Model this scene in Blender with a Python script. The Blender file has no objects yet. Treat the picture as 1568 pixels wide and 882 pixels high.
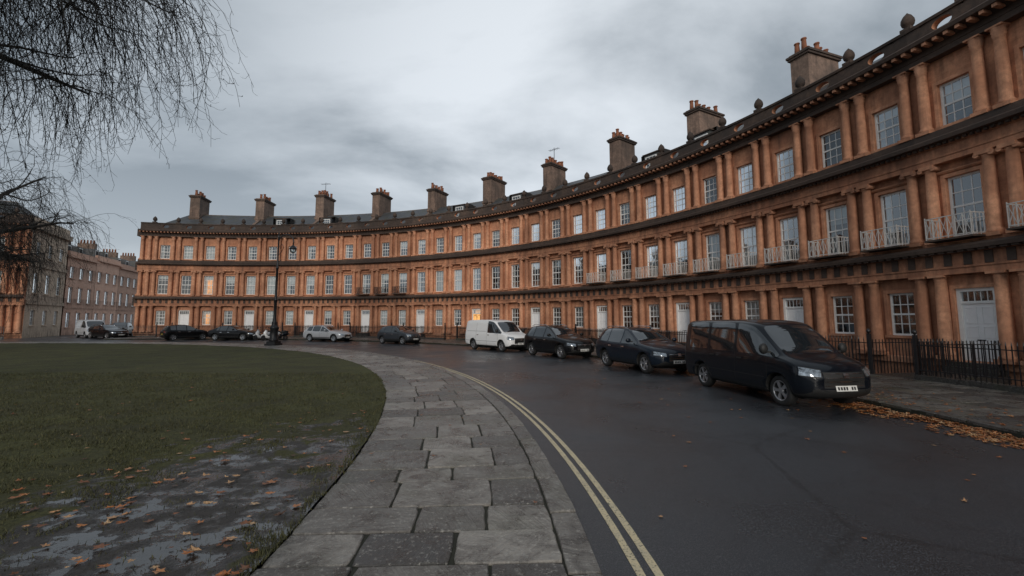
import bpy, bmesh, math, random
from math import sin, cos, pi, radians, sqrt, atan2, ceil, tan
from mathutils import Vector, Matrix, noise
from mathutils.bvhtree import BVHTree
rng = random.Random(7)
scene = bpy.context.scene
COL = scene.collection

# ------------------------------------------------------------------ layout
CX, CY, R = -31.0, 6.45, 48.2          # terrace circle
KX, KY, RK, RG = -36.0, 2.4, 36.7, 34.1   # inner kerb / lawn circle
ROUT = 39.5                            # outer kerb radius (about C)
RRAIL = 44.45
BAYDEG = 2.93
TH0 = 11.4
BW = R*radians(BAYDEG)

# ------------------------------------------------------------------ materials
def nm(name):
    m = bpy.data.materials.new(name); m.use_nodes = True
    nt = m.node_tree
    return m, nt, nt.nodes['Principled BSDF'], nt.nodes['Material Output']
def N(nt, t, **kw):
    n = nt.nodes.new(t)
    for k, v in kw.items(): setattr(n, k, v)
    return n
def L(nt, a, b): nt.links.new(a, b)
def mixc(nt, fac, a, b, mode='MIX'):
    n = N(nt, 'ShaderNodeMix', data_type='RGBA', blend_type=mode)
    for sock, v in ((n.inputs[0], fac), (n.inputs[6], a), (n.inputs[7], b)):
        if hasattr(v, 'links'): L(nt, v, sock)
        elif isinstance(v, (int, float)): sock.default_value = v
        else: sock.default_value = (*v, 1)
    return n.outputs[2]
def ramp(nt, src, p0, p1, c0=(0,0,0), c1=(1,1,1)):
    r = N(nt, 'ShaderNodeValToRGB'); L(nt, src, r.inputs[0])
    r.color_ramp.elements[0].position = p0; r.color_ramp.elements[1].position = p1
    r.color_ramp.elements[0].color = (*c0, 1); r.color_ramp.elements[1].color = (*c1, 1)
    return r.outputs[0]
def noi(nt, vec, scale, detail=5, rough=.55, dist=0):
    n = N(nt, 'ShaderNodeTexNoise'); n.inputs['Scale'].default_value = scale
    n.inputs['Detail'].default_value = detail; n.inputs['Roughness'].default_value = rough
    n.inputs['Distortion'].default_value = dist
    if vec is not None: L(nt, vec, n.inputs['Vector'])
    return n.outputs['Fac']
def mapping(nt, vec, scale=(1,1,1), loc=(0,0,0)):
    n = N(nt, 'ShaderNodeMapping'); n.inputs['Scale'].default_value = scale; n.inputs['Location'].default_value = loc
    L(nt, vec, n.inputs['Vector']); return n.outputs[0]
def bump(nt, b, h, strength=.4, dist=.02, prev=None):
    n = N(nt, 'ShaderNodeBump'); n.inputs['Strength'].default_value = strength; n.inputs['Distance'].default_value = dist
    L(nt, h, n.inputs['Height'])
    if prev is not None: L(nt, prev, n.inputs['Normal'])
    L(nt, n.outputs[0], b.inputs['Normal']); return n.outputs[0]
def math_(nt, op, a, b=None, clamp=False):
    n = N(nt, 'ShaderNodeMath', operation=op, use_clamp=clamp)
    for i, v in enumerate((a, b)):
        if v is None: continue
        if hasattr(v, 'links'): L(nt, v, n.inputs[i])
        else: n.inputs[i].default_value = v
    return n.outputs[0]

def stone(name, c_light, c_dark, soot=.5, joints=True, objvar=True):
    m, nt, b, o = nm(name)
    tc = N(nt, 'ShaderNodeTexCoord'); geo = N(nt, 'ShaderNodeNewGeometry')
    pos = geo.outputs['Position']
    n1 = noi(nt, pos, .55, 6, .6); n2 = noi(nt, pos, 5, 6, .65)
    c = mixc(nt, ramp(nt, n1, .38, .62), c_light, c_dark)
    c = mixc(nt, ramp(nt, n2, .35, .8), c, tuple(x*.7 for x in c_dark))
    # vertical soot runs
    st = noi(nt, mapping(nt, pos, (2.6, 2.6, .35)), 1.0, 5, .6)
    c = mixc(nt, math_(nt, 'MULTIPLY', ramp(nt, st, .5, .78), soot), c, (.05, .034, .028))
    # darker up towards each cornice and down to the wall foot, broken by noise
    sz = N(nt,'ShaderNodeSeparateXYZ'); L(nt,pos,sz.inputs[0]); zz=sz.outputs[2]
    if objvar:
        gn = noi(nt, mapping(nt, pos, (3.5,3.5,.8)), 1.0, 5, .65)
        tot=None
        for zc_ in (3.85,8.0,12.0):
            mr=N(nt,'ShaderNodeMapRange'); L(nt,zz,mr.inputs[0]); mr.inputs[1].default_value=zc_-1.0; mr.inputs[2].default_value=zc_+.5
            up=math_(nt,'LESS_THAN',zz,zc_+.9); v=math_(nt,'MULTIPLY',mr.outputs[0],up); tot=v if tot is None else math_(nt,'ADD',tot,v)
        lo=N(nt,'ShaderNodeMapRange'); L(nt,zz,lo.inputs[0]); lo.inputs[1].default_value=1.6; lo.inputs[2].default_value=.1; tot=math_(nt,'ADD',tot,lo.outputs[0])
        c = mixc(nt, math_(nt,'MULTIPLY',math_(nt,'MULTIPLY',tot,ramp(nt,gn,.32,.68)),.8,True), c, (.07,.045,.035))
    if joints:
        br = N(nt, 'ShaderNodeTexBrick'); L(nt, tc.outputs['UV'], br.inputs['Vector'])
        br.inputs['Scale'].default_value = 1; br.inputs['Brick Width'].default_value = .95
        br.inputs['Row Height'].default_value = .36; br.inputs['Mortar Size'].default_value = .006
        br.inputs['Color1'].default_value = (1,1,1,1); br.inputs['Color2'].default_value = (.84,.84,.86,1)
        br.inputs['Mortar'].default_value = (.7,.68,.66,1)
        c = mixc(nt, .6, c, br.outputs['Color'], 'MULTIPLY')
    if objvar:
        oi = N(nt, 'ShaderNodeObjectInfo')
        c = mixc(nt, 1.0, c, ramp(nt, oi.outputs['Random'], 0, 1, (.74,.73,.73), (1.06,1.06,1.06)), 'MULTIPLY')
    L(nt, c, b.inputs['Base Color']); b.inputs['Roughness'].default_value = .85
    bump(nt, b, noi(nt, pos, 22, 6, .7), .4, .02)
    return m

def simple(name, col, rough=.5, metal=0, var=.25, scale=6, coat=0, bmp=0, spec=.5):
    m, nt, b, o = nm(name)
    geo = N(nt, 'ShaderNodeTexCoord'); n = noi(nt, geo.outputs['Object'], scale, 5, .6)
    c = mixc(nt, ramp(nt, n, .3, .7), tuple(x*(1-var) for x in col), tuple(min(1, x*(1+var*.5)) for x in col))
    L(nt, c, b.inputs['Base Color']); b.inputs['Roughness'].default_value = rough
    b.inputs['Metallic'].default_value = metal; b.inputs['Coat Weight'].default_value = coat
    b.inputs['Coat Roughness'].default_value = .04; b.inputs['Specular IOR Level'].default_value = spec
    if bmp: bump(nt, b, noi(nt, geo.outputs['Object'], scale*6, 4), bmp, .01)
    return m

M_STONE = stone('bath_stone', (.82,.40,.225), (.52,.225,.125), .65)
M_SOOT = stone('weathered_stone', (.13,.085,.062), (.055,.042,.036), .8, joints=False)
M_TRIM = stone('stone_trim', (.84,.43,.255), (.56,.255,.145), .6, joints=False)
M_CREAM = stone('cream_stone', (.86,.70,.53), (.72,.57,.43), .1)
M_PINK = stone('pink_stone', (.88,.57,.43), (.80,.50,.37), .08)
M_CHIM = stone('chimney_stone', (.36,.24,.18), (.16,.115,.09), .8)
M_WHITE = simple('white_paint', (.80,.80,.78), .4, var=.08)
M_IRON = simple('black_iron', (.012,.012,.014), .4, var=.3)
M_WIRON = simple('pale_iron', (.62,.60,.57), .5, var=.2)
M_BLIND = simple('blind_fabric', (.72,.70,.66), .9, var=.12, scale=2)
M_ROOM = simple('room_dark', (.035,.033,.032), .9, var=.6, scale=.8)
M_POT = simple('terracotta', (.33,.13,.07), .8, var=.4, scale=3)
M_DOORW = simple('door_white', (.86,.86,.86), .35, var=.05)
M_DOORD = simple('door_dark', (.02,.025,.03), .3, var=.1)

def slate():
    m, nt, b, o = nm('slate')
    tc = N(nt, 'ShaderNodeTexCoord')
    br = N(nt, 'ShaderNodeTexBrick'); L(nt, tc.outputs['UV'], br.inputs['Vector'])
    br.inputs['Scale'].default_value = 1; br.inputs['Brick Width'].default_value = .3
    br.inputs['Row Height'].default_value = .17; br.inputs['Mortar Size'].default_value = .008
    br.inputs['Color1'].default_value = (.05,.055,.065,1); br.inputs['Color2'].default_value = (.085,.09,.1,1)
    br.inputs['Mortar'].default_value = (.02,.02,.02,1)
    geo = N(nt, 'ShaderNodeNewGeometry')
    c = mixc(nt, ramp(nt, noi(nt, geo.outputs['Position'], 1.5), .45, .7), br.outputs['Color'], (.06,.06,.045))
    L(nt, c, b.inputs['Base Color']); b.inputs['Roughness'].default_value = .5
    bump(nt, b, br.outputs['Fac'], -.4, .02); return m
M_SLATE = slate()
def glass():
    m, nt, b, o = nm('window_glass')
    nt.nodes.remove(b)
    g = N(nt, 'ShaderNodeBsdfGlossy'); g.inputs['Roughness'].default_value = .03
    g.inputs['Color'].default_value = (.9,.95,1,1)
    t = N(nt, 'ShaderNodeBsdfTransparent'); t.inputs[0].default_value = (.75,.8,.82,1)
    fr = N(nt, 'ShaderNodeFresnel'); fr.inputs[0].default_value = 1.5
    geo = N(nt, 'ShaderNodeNewGeometry')
    bp = N(nt, 'ShaderNodeBump'); bp.inputs['Strength'].default_value = .12; bp.inputs['Distance'].default_value = .02
    L(nt, noi(nt, geo.outputs['Position'], 2.5, 2), bp.inputs['Height']); L(nt, bp.outputs[0], g.inputs['Normal'])
    f = math_(nt, 'ADD', math_(nt, 'MULTIPLY', fr.outputs[0], 1.3), .10, True)
    mx = N(nt, 'ShaderNodeMixShader'); L(nt, f, mx.inputs[0]); L(nt, t.outputs[0], mx.inputs[1]); L(nt, g.outputs[0], mx.inputs[2])
    L(nt, mx.outputs[0], o.inputs[0]); return m
M_GLASS = glass()
def emit(name, col, s):
    m, nt, b, o = nm(name)
    tc = N(nt, 'ShaderNodeTexCoord')
    c = mixc(nt, ramp(nt, noi(nt, tc.outputs['Object'], 1.8), .35, .65), col, tuple(x*.45 for x in col))
    L(nt, c, b.inputs['Emission Color']); L(nt, c, b.inputs['Base Color']); b.inputs['Emission Strength'].default_value = s
    return m
M_LIT = emit('lamplit_room', (1.0,.5,.16), 1.0)

def asphalt(name='asphalt', base=(.019,.022,.028)):
    m, nt, b, o = nm(name)
    geo = N(nt, 'ShaderNodeNewGeometry'); pos = geo.outputs['Position']
    big = noi(nt, pos, .35, 6, .6, .4); fine = noi(nt, pos, 90, 3, .7); mid = noi(nt, pos, 4, 5, .6)
    c = mixc(nt, ramp(nt, big, .3, .7), tuple(x*.72 for x in base), tuple(x*1.25 for x in base))
    c = mixc(nt, ramp(nt, fine, .50, .70), c, (.12,.12,.125))
    c = mixc(nt, ramp(nt, noi(nt,pos,38,2,.8), .56, .66), c, (.085,.088,.095))
    vo = N(nt,'ShaderNodeTexVoronoi', feature='DISTANCE_TO_EDGE'); vo.inputs['Scale'].default_value=.16; L(nt, mapping(nt,pos,(1,1,1),(3,1,0)), vo.inputs['Vector'])
    wob = math_(nt,'ADD',vo.outputs['Distance'],math_(nt,'MULTIPLY',math_(nt,'SUBTRACT',noi(nt,pos,2.5,6,.7),.5),.05))
    c = mixc(nt, math_(nt,'MULTIPLY',ramp(nt, math_(nt,'ABSOLUTE',wob), .0015, .005, (1,1,1),(0,0,0)),.6), c, (.008,.008,.009))
    c = mixc(nt, math_(nt, 'MULTIPLY', ramp(nt, mid, .55, .8), .5), c, (.018,.018,.02))
    L(nt, c, b.inputs['Base Color'])
    rg = N(nt, 'ShaderNodeMapRange'); L(nt, big, rg.inputs[0]); rg.inputs[1].default_value = .32; rg.inputs[2].default_value = .68
    rg.inputs[3].default_value = .22; rg.inputs[4].default_value = .5; L(nt, rg.outputs[0], b.inputs['Roughness'])
    p = bump(nt, b, fine, .5, .008); bump(nt, b, mid, .12, .02, p)
    return m
M_ASPH = asphalt()
M_GROUND = asphalt('ground_tarmac', (.05,.05,.05))

def flag(name, tint=1.0, wet=.5):
    m, nt, b, o = nm(name)
    geo = N(nt, 'ShaderNodeNewGeometry'); pos = geo.outputs['Position']
    at = N(nt, 'ShaderNodeAttribute'); at.attribute_name = 'rnd'
    r = at.outputs['Fac']
    c = ramp(nt, r, 0, 1, (.07*tint,.066*tint,.063*tint), (.30*tint,.275*tint,.245*tint))
    n1 = noi(nt, pos, 3.5, 8, .65, .6); n2 = noi(nt, pos, 28, 6, .7); n3 = noi(nt, pos, 1.1, 4)
    c = mixc(nt, ramp(nt, n1, .42, .70), c, (.055*tint,.05*tint,.046*tint))
    c = mixc(nt, ramp(nt, n2, .55, .72), c, (.42*tint,.40*tint,.36*tint))
    c = mixc(nt, math_(nt, 'MULTIPLY', ramp(nt, n3, .5, .8), .5), c, (.075,.08,.04))
    L(nt, c, b.inputs['Base Color'])
    rg = N(nt, 'ShaderNodeMapRange'); L(nt, n1, rg.inputs[0]); rg.inputs[1].default_value = .35; rg.inputs[2].default_value = .65
    rg.inputs[3].default_value = .5; rg.inputs[4].default_value = .2; L(nt, rg.outputs[0], b.inputs['Roughness'])
    # diagonal tooling ridges, different direction on each slab
    vr = N(nt, 'ShaderNodeVectorRotate'); vr.rotation_type = 'Z_AXIS'; L(nt, pos, vr.inputs['Vector'])
    L(nt, math_(nt, 'MULTIPLY', r, 40.), vr.inputs['Angle'])
    w = noi(nt, mapping(nt, vr.outputs[0], (38, 2.5, 1)), 1.0, 4, .6)
    p = bump(nt, b, n1, .9, .05); p = bump(nt, b, w, .9, .02, p); bump(nt, b, n2, .8, .012, p)
    return m
M_FLAG = flag('flagstone', 1.15); M_FLAG2 = flag('flagstone_dark', .5)
M_MORTAR = simple('mossy_joint', (.026,.026,.016), .9, var=.5, scale=5, bmp=.5)

def grassmat():
    m, nt, b, o = nm('lawn_turf')
    geo = N(nt, 'ShaderNodeNewGeometry'); pos = geo.outputs['Position']
    n1 = noi(nt, pos, .8, 6, .6, .5); n2 = noi(nt, pos, 14, 6, .7); n3 = noi(nt, pos, 70, 3, .7)
    c = mixc(nt, ramp(nt, n1, .35, .65), (.092,.092,.030), (.050,.046,.021))
    c = mixc(nt, ramp(nt, n2, .4, .7), c, (.024,.026,.013))
    c = mixc(nt, math_(nt,'MULTIPLY',ramp(nt, n3, .5, .7),.5), c, (.12,.12,.045))
    # distance-from-mud mask (world-space ellipse, broken by noise)
    mp = mapping(nt, pos, (1/1.9, 1/3.4, 0), (3.0/1.9, -4.6/3.4, 0))
    ln = N(nt, 'ShaderNodeVectorMath', operation='LENGTH'); L(nt, mp, ln.inputs[0])
    nn = noi(nt, pos, 2.2, 6, .65, .5)
    d = math_(nt, 'ADD', ln.outputs['Value'], math_(nt, 'MULTIPLY', math_(nt, 'SUBTRACT', nn, .5), 3.2))
    mud = ramp(nt, d, .75, 1.15, (1,1,1), (0,0,0))
    c = mixc(nt, mud, c, mixc(nt, ramp(nt, n2, .35, .65), (.016,.013,.012), (.034,.028,.023)))
    L(nt, c, b.inputs['Base Color'])
    wetn = ramp(nt, noi(nt, pos, 3.5, 5, .6), .42, .54)
    rr = math_(nt, 'SUBTRACT', .95, math_(nt, 'MULTIPLY', math_(nt, 'MULTIPLY', mud, wetn), .87))
    L(nt, rr, b.inputs['Roughness'])
    sp = math_(nt, 'ADD', .3, math_(nt, 'MULTIPLY', mud, .6)); L(nt, sp, b.inputs['Specular IOR Level'])
    wf = math_(nt,'SUBTRACT',1.0,math_(nt,'MULTIPLY',math_(nt,'MULTIPLY',mud,wetn),.93))
    p = bump(nt, b, math_(nt,'MULTIPLY',n2,wf), .7, .04); bump(nt, b, math_(nt,'MULTIPLY',n3,wf), .4, .015, p)
    return m
M_GRASS = grassmat()
def attrmat(name, stops, rough=.7):
    m, nt, b, o = nm(name)
    at = N(nt, 'ShaderNodeAttribute'); at.attribute_name = 'rnd'
    r = N(nt, 'ShaderNodeValToRGB'); L(nt, at.outputs['Fac'], r.inputs[0])
    e = r.color_ramp.elements
    e[0].position = 0; e[0].color = (*stops[0], 1); e[1].position = 1; e[1].color = (*stops[-1], 1)
    for i, s in enumerate(stops[1:-1]):
        x = e.new((i+1)/(len(stops)-1)); x.color = (*s, 1)
    geo = N(nt, 'ShaderNodeNewGeometry')
    c = mixc(nt, ramp(nt, noi(nt, geo.outputs['Position'], 60), .45, .8), r.outputs[0], (.02,.015,.01))
    L(nt, c, b.inputs['Base Color']); b.inputs['Roughness'].default_value = rough
    return m
M_BLADE = attrmat('grass_blade', [(.032,.035,.012), (.07,.073,.022), (.11,.10,.035)])
M_LEAF = attrmat('dead_leaf', [(.08,.034,.015), (.30,.10,.03), (.46,.17,.05), (.55,.36,.19)], .5)
M_BARK = simple('bark', (.022,.02,.018), .9, var=.4, scale=8, bmp=.6)
def linemat():
    m, nt, b, o = nm('yellow_line_paint')
    geo = N(nt, 'ShaderNodeNewGeometry'); pos = geo.outputs['Position']
    c = mixc(nt, ramp(nt, noi(nt, pos, 6, 8, .7), .35, .6), (.52,.45,.31), (.66,.55,.34))
    c = mixc(nt, ramp(nt, noi(nt, pos, 35, 6, .75), .54, .62), c, (.06,.06,.06))
    L(nt, c, b.inputs['Base Color']); b.inputs['Roughness'].default_value = .6
    bump(nt, b, noi(nt, pos, 80, 3), .4, .006); return m
M_LINE = linemat()

# ------------------------------------------------------------------ mesh builder
class MB:
    def __init__(s, T=None):
        s.V=[]; s.F=[]; s.M=[]; s.S=[]; s.UV=[]; s.RN=[]; s.T=T or (lambda a,b,c:(a,b,c))
    def p(s, a, b, c):
        s.V.append(s.T(a,b,c)); s.UV.append((a+b, c)); return len(s.V)-1
    def f(s, idx, m=0, sm=False, rn=0.): s.F.append(tuple(idx)); s.M.append(m); s.S.append(sm); s.RN.append(rn)
    def box(s, a0,a1,b0,b1,c0,c1,m=0,seg=1.3,rn=0.):
        n = max(1, ceil((a1-a0)/seg)); prev=None
        for i in range(n+1):
            a = a0+(a1-a0)*i/n
            r = [s.p(a,b0,c0), s.p(a,b1,c0), s.p(a,b1,c1), s.p(a,b0,c1)]
            if prev:
                for k in range(4): s.f((prev[k],prev[(k+1)%4],r[(k+1)%4],r[k]), m, rn=rn)
            else: s.f(r[::-1], m, rn=rn)
            prev=r
        s.f(prev, m, rn=rn)
    def sweep(s, a0,a1,prof,m=0,seg=1.3):
        n = max(1, ceil((a1-a0)/seg)); prev=None; k=len(prof)
        for i in range(n+1):
            a=a0+(a1-a0)*i/n
            r=[s.p(a,d,z) for d,z in prof]
            if prev:
                for j in range(k): s.f((prev[j],prev[(j+1)%k],r[(j+1)%k],r[j]), m)
            else: s.f(r[::-1], m)
            prev=r
        s.f(prev, m)
    def lathe(s, a,b,prof,n=12,m=0,sm=True,cap=True):
        prev=None
        for r,z in prof:
            ring=[s.p(a+r*cos(2*pi*i/n), b+r*sin(2*pi*i/n), z) for i in range(n)]
            if prev:
                for i in range(n): s.f((prev[i],prev[(i+1)%n],ring[(i+1)%n],ring[i]), m, sm)
            elif cap: s.f(ring[::-1], m)
            prev=ring
        if cap: s.f(prev, m)
    def wall(s, a0,a1,z0,z1,d,op,rv=.2,m=0,seg=1.3):
        if op is None:
            n=max(1,ceil((a1-a0)/seg))
            for i in range(n):
                x0=a0+(a1-a0)*i/n; x1=a0+(a1-a0)*(i+1)/n
                s.f((s.p(x0,d,z0),s.p(x1,d,z0),s.p(x1,d,z1),s.p(x0,d,z1)),m)
            return
        A=[a0,op[0],op[1],a1]; Z=[z0,op[2],op[3],z1]
        for i in range(3):
            for j in range(3):
                if i==1 and j==1: continue
                s.f((s.p(A[i],d,Z[j]),s.p(A[i+1],d,Z[j]),s.p(A[i+1],d,Z[j+1]),s.p(A[i],d,Z[j+1])),m)
        q=[(op[0],op[2]),(op[1],op[2]),(op[1],op[3]),(op[0],op[3])]
        for k in range(4):
            (xa,za),(xb,zb)=q[k],q[(k+1)%4]
            s.f((s.p(xa,d,za),s.p(xb,d,zb),s.p(xb,d-rv,zb),s.p(xa,d-rv,za)),m)
    def tube(s, pts, rad, n=5, m=0, sm=True):
        prev=None; pts=[Vector(q) for q in pts]
        up=Vector((.13,.2,1)).normalized()
        for i,q in enumerate(pts):
            t=(pts[min(i+1,len(pts)-1)]-pts[max(i-1,0)]).normalized()
            x=t.cross(up)
            if x.length<.05: x=t.cross(Vector((1,0,0)))
            x.normalize(); y=t.cross(x)
            r=rad[i] if isinstance(rad,(list,tuple)) else rad
            ring=[s.p(*(q+x*(r*cos(2*pi*k/n))+y*(r*sin(2*pi*k/n)))) for k in range(n)]
            if prev:
                for k in range(n): s.f((prev[k],prev[(k+1)%n],ring[(k+1)%n],ring[k]), m, sm)
            elif n>3: s.f(ring[::-1], m)
            prev=ring
        if n>3: s.f(prev, m)
    def mesh(s, name, mats, recalc=True):
        me=bpy.data.meshes.new(name); me.from_pydata(s.V,[],s.F)
        me.polygons.foreach_set('material_index', s.M); me.polygons.foreach_set('use_smooth', s.S)
        for m in mats: me.materials.append(m)
        uv=me.uv_layers.new(name='UVMap')
        li=[0]*len(me.loops); me.loops.foreach_get('vertex_index', li)
        flat=[]
        for i in li: flat.extend(s.UV[i])
        uv.data.foreach_set('uv', flat)
        at=me.attributes.new('rnd','FLOAT','FACE'); at.data.foreach_set('value', s.RN)
        if recalc:
            bm=bmesh.new(); bm.from_mesh(me); bmesh.ops.recalc_face_normals(bm, faces=bm.faces); bm.to_mesh(me); bm.free()
        me.update(); return me
def obj(name, me, parent=None, loc=(0,0,0), rot=0):
    o=bpy.data.objects.new(name, me); COL.objects.link(o)
    o.location=loc; o.rotation_euler=(0,0,rot)
    if parent: o.parent=parent
    return o
def empty(name, loc=(0,0,0), rot=0):
    o=bpy.data.objects.new(name,None); COL.objects.link(o); o.location=loc; o.rotation_euler=(0,0,rot); o.empty_display_size=.3; return o

# ------------------------------------------------------------------ terrace houses
WM=[M_STONE,M_SOOT,M_TRIM,M_CREAM,M_SLATE,M_CHIM,M_POT,M_WHITE,M_GLASS,M_BLIND,M_ROOM,M_LIT,M_DOORW,M_DOORD,M_IRON,M_WIRON,M_PINK,M_FLAG2]
(STO,SOO,TRI,CRE,SLA,CHI,POT,WHI,GLA,BLI,ROO,LIT,DW,DD,IRO,WIR,PIN,FLG)=range(18)
def bendT(s,d,z):
    a=-s/R; return ((R-d)*cos(a),(R-d)*sin(a),z)
FL=[(1.35,3.05,1.0),(4.98,7.22,1.1),(9.18,10.82,1.05)]

def window(mb,s,d,z0,z1,w,rows=4,cols=3,cover=0.,lit=False,curt=False):
    h=w/2; fr=.075
    mb.box(s-h,s-h+fr,d-.06,d+.02,z0,z1,WHI); mb.box(s+h-fr,s+h,d-.06,d+.02,z0,z1,WHI)
    mb.box(s-h+fr,s+h-fr,d-.06,d+.018,z1-fr,z1,WHI); mb.box(s-h+fr,s+h-fr,d-.06,d+.018,z0,z0+fr,WHI)
    iz0=z0+fr; iz1=z1-fr; ia=s-h+fr; ib=s+h-fr
    for j in range(1,rows):
        z=iz0+(iz1-iz0)*j/rows; t=.035 if j==rows//2 else .017
        mb.box(ia,ib,d-.03,d+(.012 if j==rows//2 else .002),z-t,z+t,WHI)
    for i in range(1,cols):
        a=ia+(ib-ia)*i/cols
        mb.box(a-.016,a+.016,d-.028,d-.001,iz0,iz1,WHI)
    mb.f((mb.p(ia,d-.02,iz0),mb.p(ib,d-.02,iz0),mb.p(ib,d-.02,iz1),mb.p(ia,d-.02,iz1)),GLA)
    if cover>0:
        zc=iz1-(iz1-iz0)*cover
        mb.f((mb.p(ia-.05,d-.12,zc),mb.p(ib+.05,d-.12,zc),mb.p(ib+.05,d-.12,iz1+.05),mb.p(ia-.05,d-.12,iz1+.05)),BLI)
    if curt:
        for sg in (-1,1):
            prev=None
            for i in range(9):
                a=(s+sg*(h-.02))-sg*i*.032; dd=d-.16+.03*(i%2)
                r=(mb.p(a,dd,iz0-.1),mb.p(a,dd,iz1+.1))
                if prev: mb.f((prev[0],r[0],r[1],prev[1]),BLI)
                prev=r
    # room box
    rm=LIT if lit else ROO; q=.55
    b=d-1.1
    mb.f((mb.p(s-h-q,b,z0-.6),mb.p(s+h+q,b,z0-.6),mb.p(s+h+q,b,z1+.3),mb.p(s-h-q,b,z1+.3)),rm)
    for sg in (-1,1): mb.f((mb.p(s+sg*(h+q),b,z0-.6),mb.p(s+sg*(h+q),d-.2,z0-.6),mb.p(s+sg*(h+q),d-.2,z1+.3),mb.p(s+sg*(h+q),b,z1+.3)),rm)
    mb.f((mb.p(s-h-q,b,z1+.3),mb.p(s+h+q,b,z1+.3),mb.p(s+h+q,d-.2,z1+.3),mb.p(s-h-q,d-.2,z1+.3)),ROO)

def column(mb,s,d,z0,z1,r,order):
    mb.box(s-r*1.35,s+r*1.35,d-r,d+r*1.32,z0,z0+.13,TRI)
    prof=[(r*1.28,z0+.13),(r*1.32,z0+.17),(r*1.22,z0+.22),(r*1.08,z0+.25),(r,z0+.3)]
    H=z1-z0; n=5
    ct={0:.22,1:.24,2:.42}[order]
    for i in range(1,n+1):
        t=i/n; prof.append((r*(1-.15*t*t), z0+.3+(H-.3-ct)*t))
    zt=z1-ct; rt=r*.85
    if order==0: prof+=[(rt*1.1,zt+.02),(rt*1.1,zt+.05),(rt*1.02,zt+.07),(rt*1.35,zt+.14)]
    elif order==1: prof+=[(rt*1.12,zt+.03),(rt*1.25,zt+.1)]
    else: prof+=[(rt*1.12,zt+.02),(rt*1.02,zt+.05),(rt*1.3,zt+.13),(rt*1.1,zt+.15),(rt*1.38,zt+.25),(rt*1.15,zt+.27),(rt*1.55,zt+.36)]
    mb.lathe(s,d,prof,14,TRI)
    mb.box(s-r*1.3,s+r*1.3,d-r,d+r*1.3,prof[-1][1],z1,TRI)
    if order==1:
        for sg in (-1,1): # volutes
            cx=s+sg*r*1.15; cz=zt+.1; ring=[];ring2=[]
            for i in range(10):
                a=2*pi*i/10; ring.append(mb.p(cx+.085*cos(a),d-r*.4,cz+.085*sin(a))); ring2.append(mb.p(cx+.085*cos(a),d+r*1.22,cz+.085*sin(a)))
            for i in range(10): mb.f((ring[i],ring[(i+1)%10],ring2[(i+1)%10],ring2[i]),TRI,True)
            mb.f(ring2,TRI)

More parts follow.
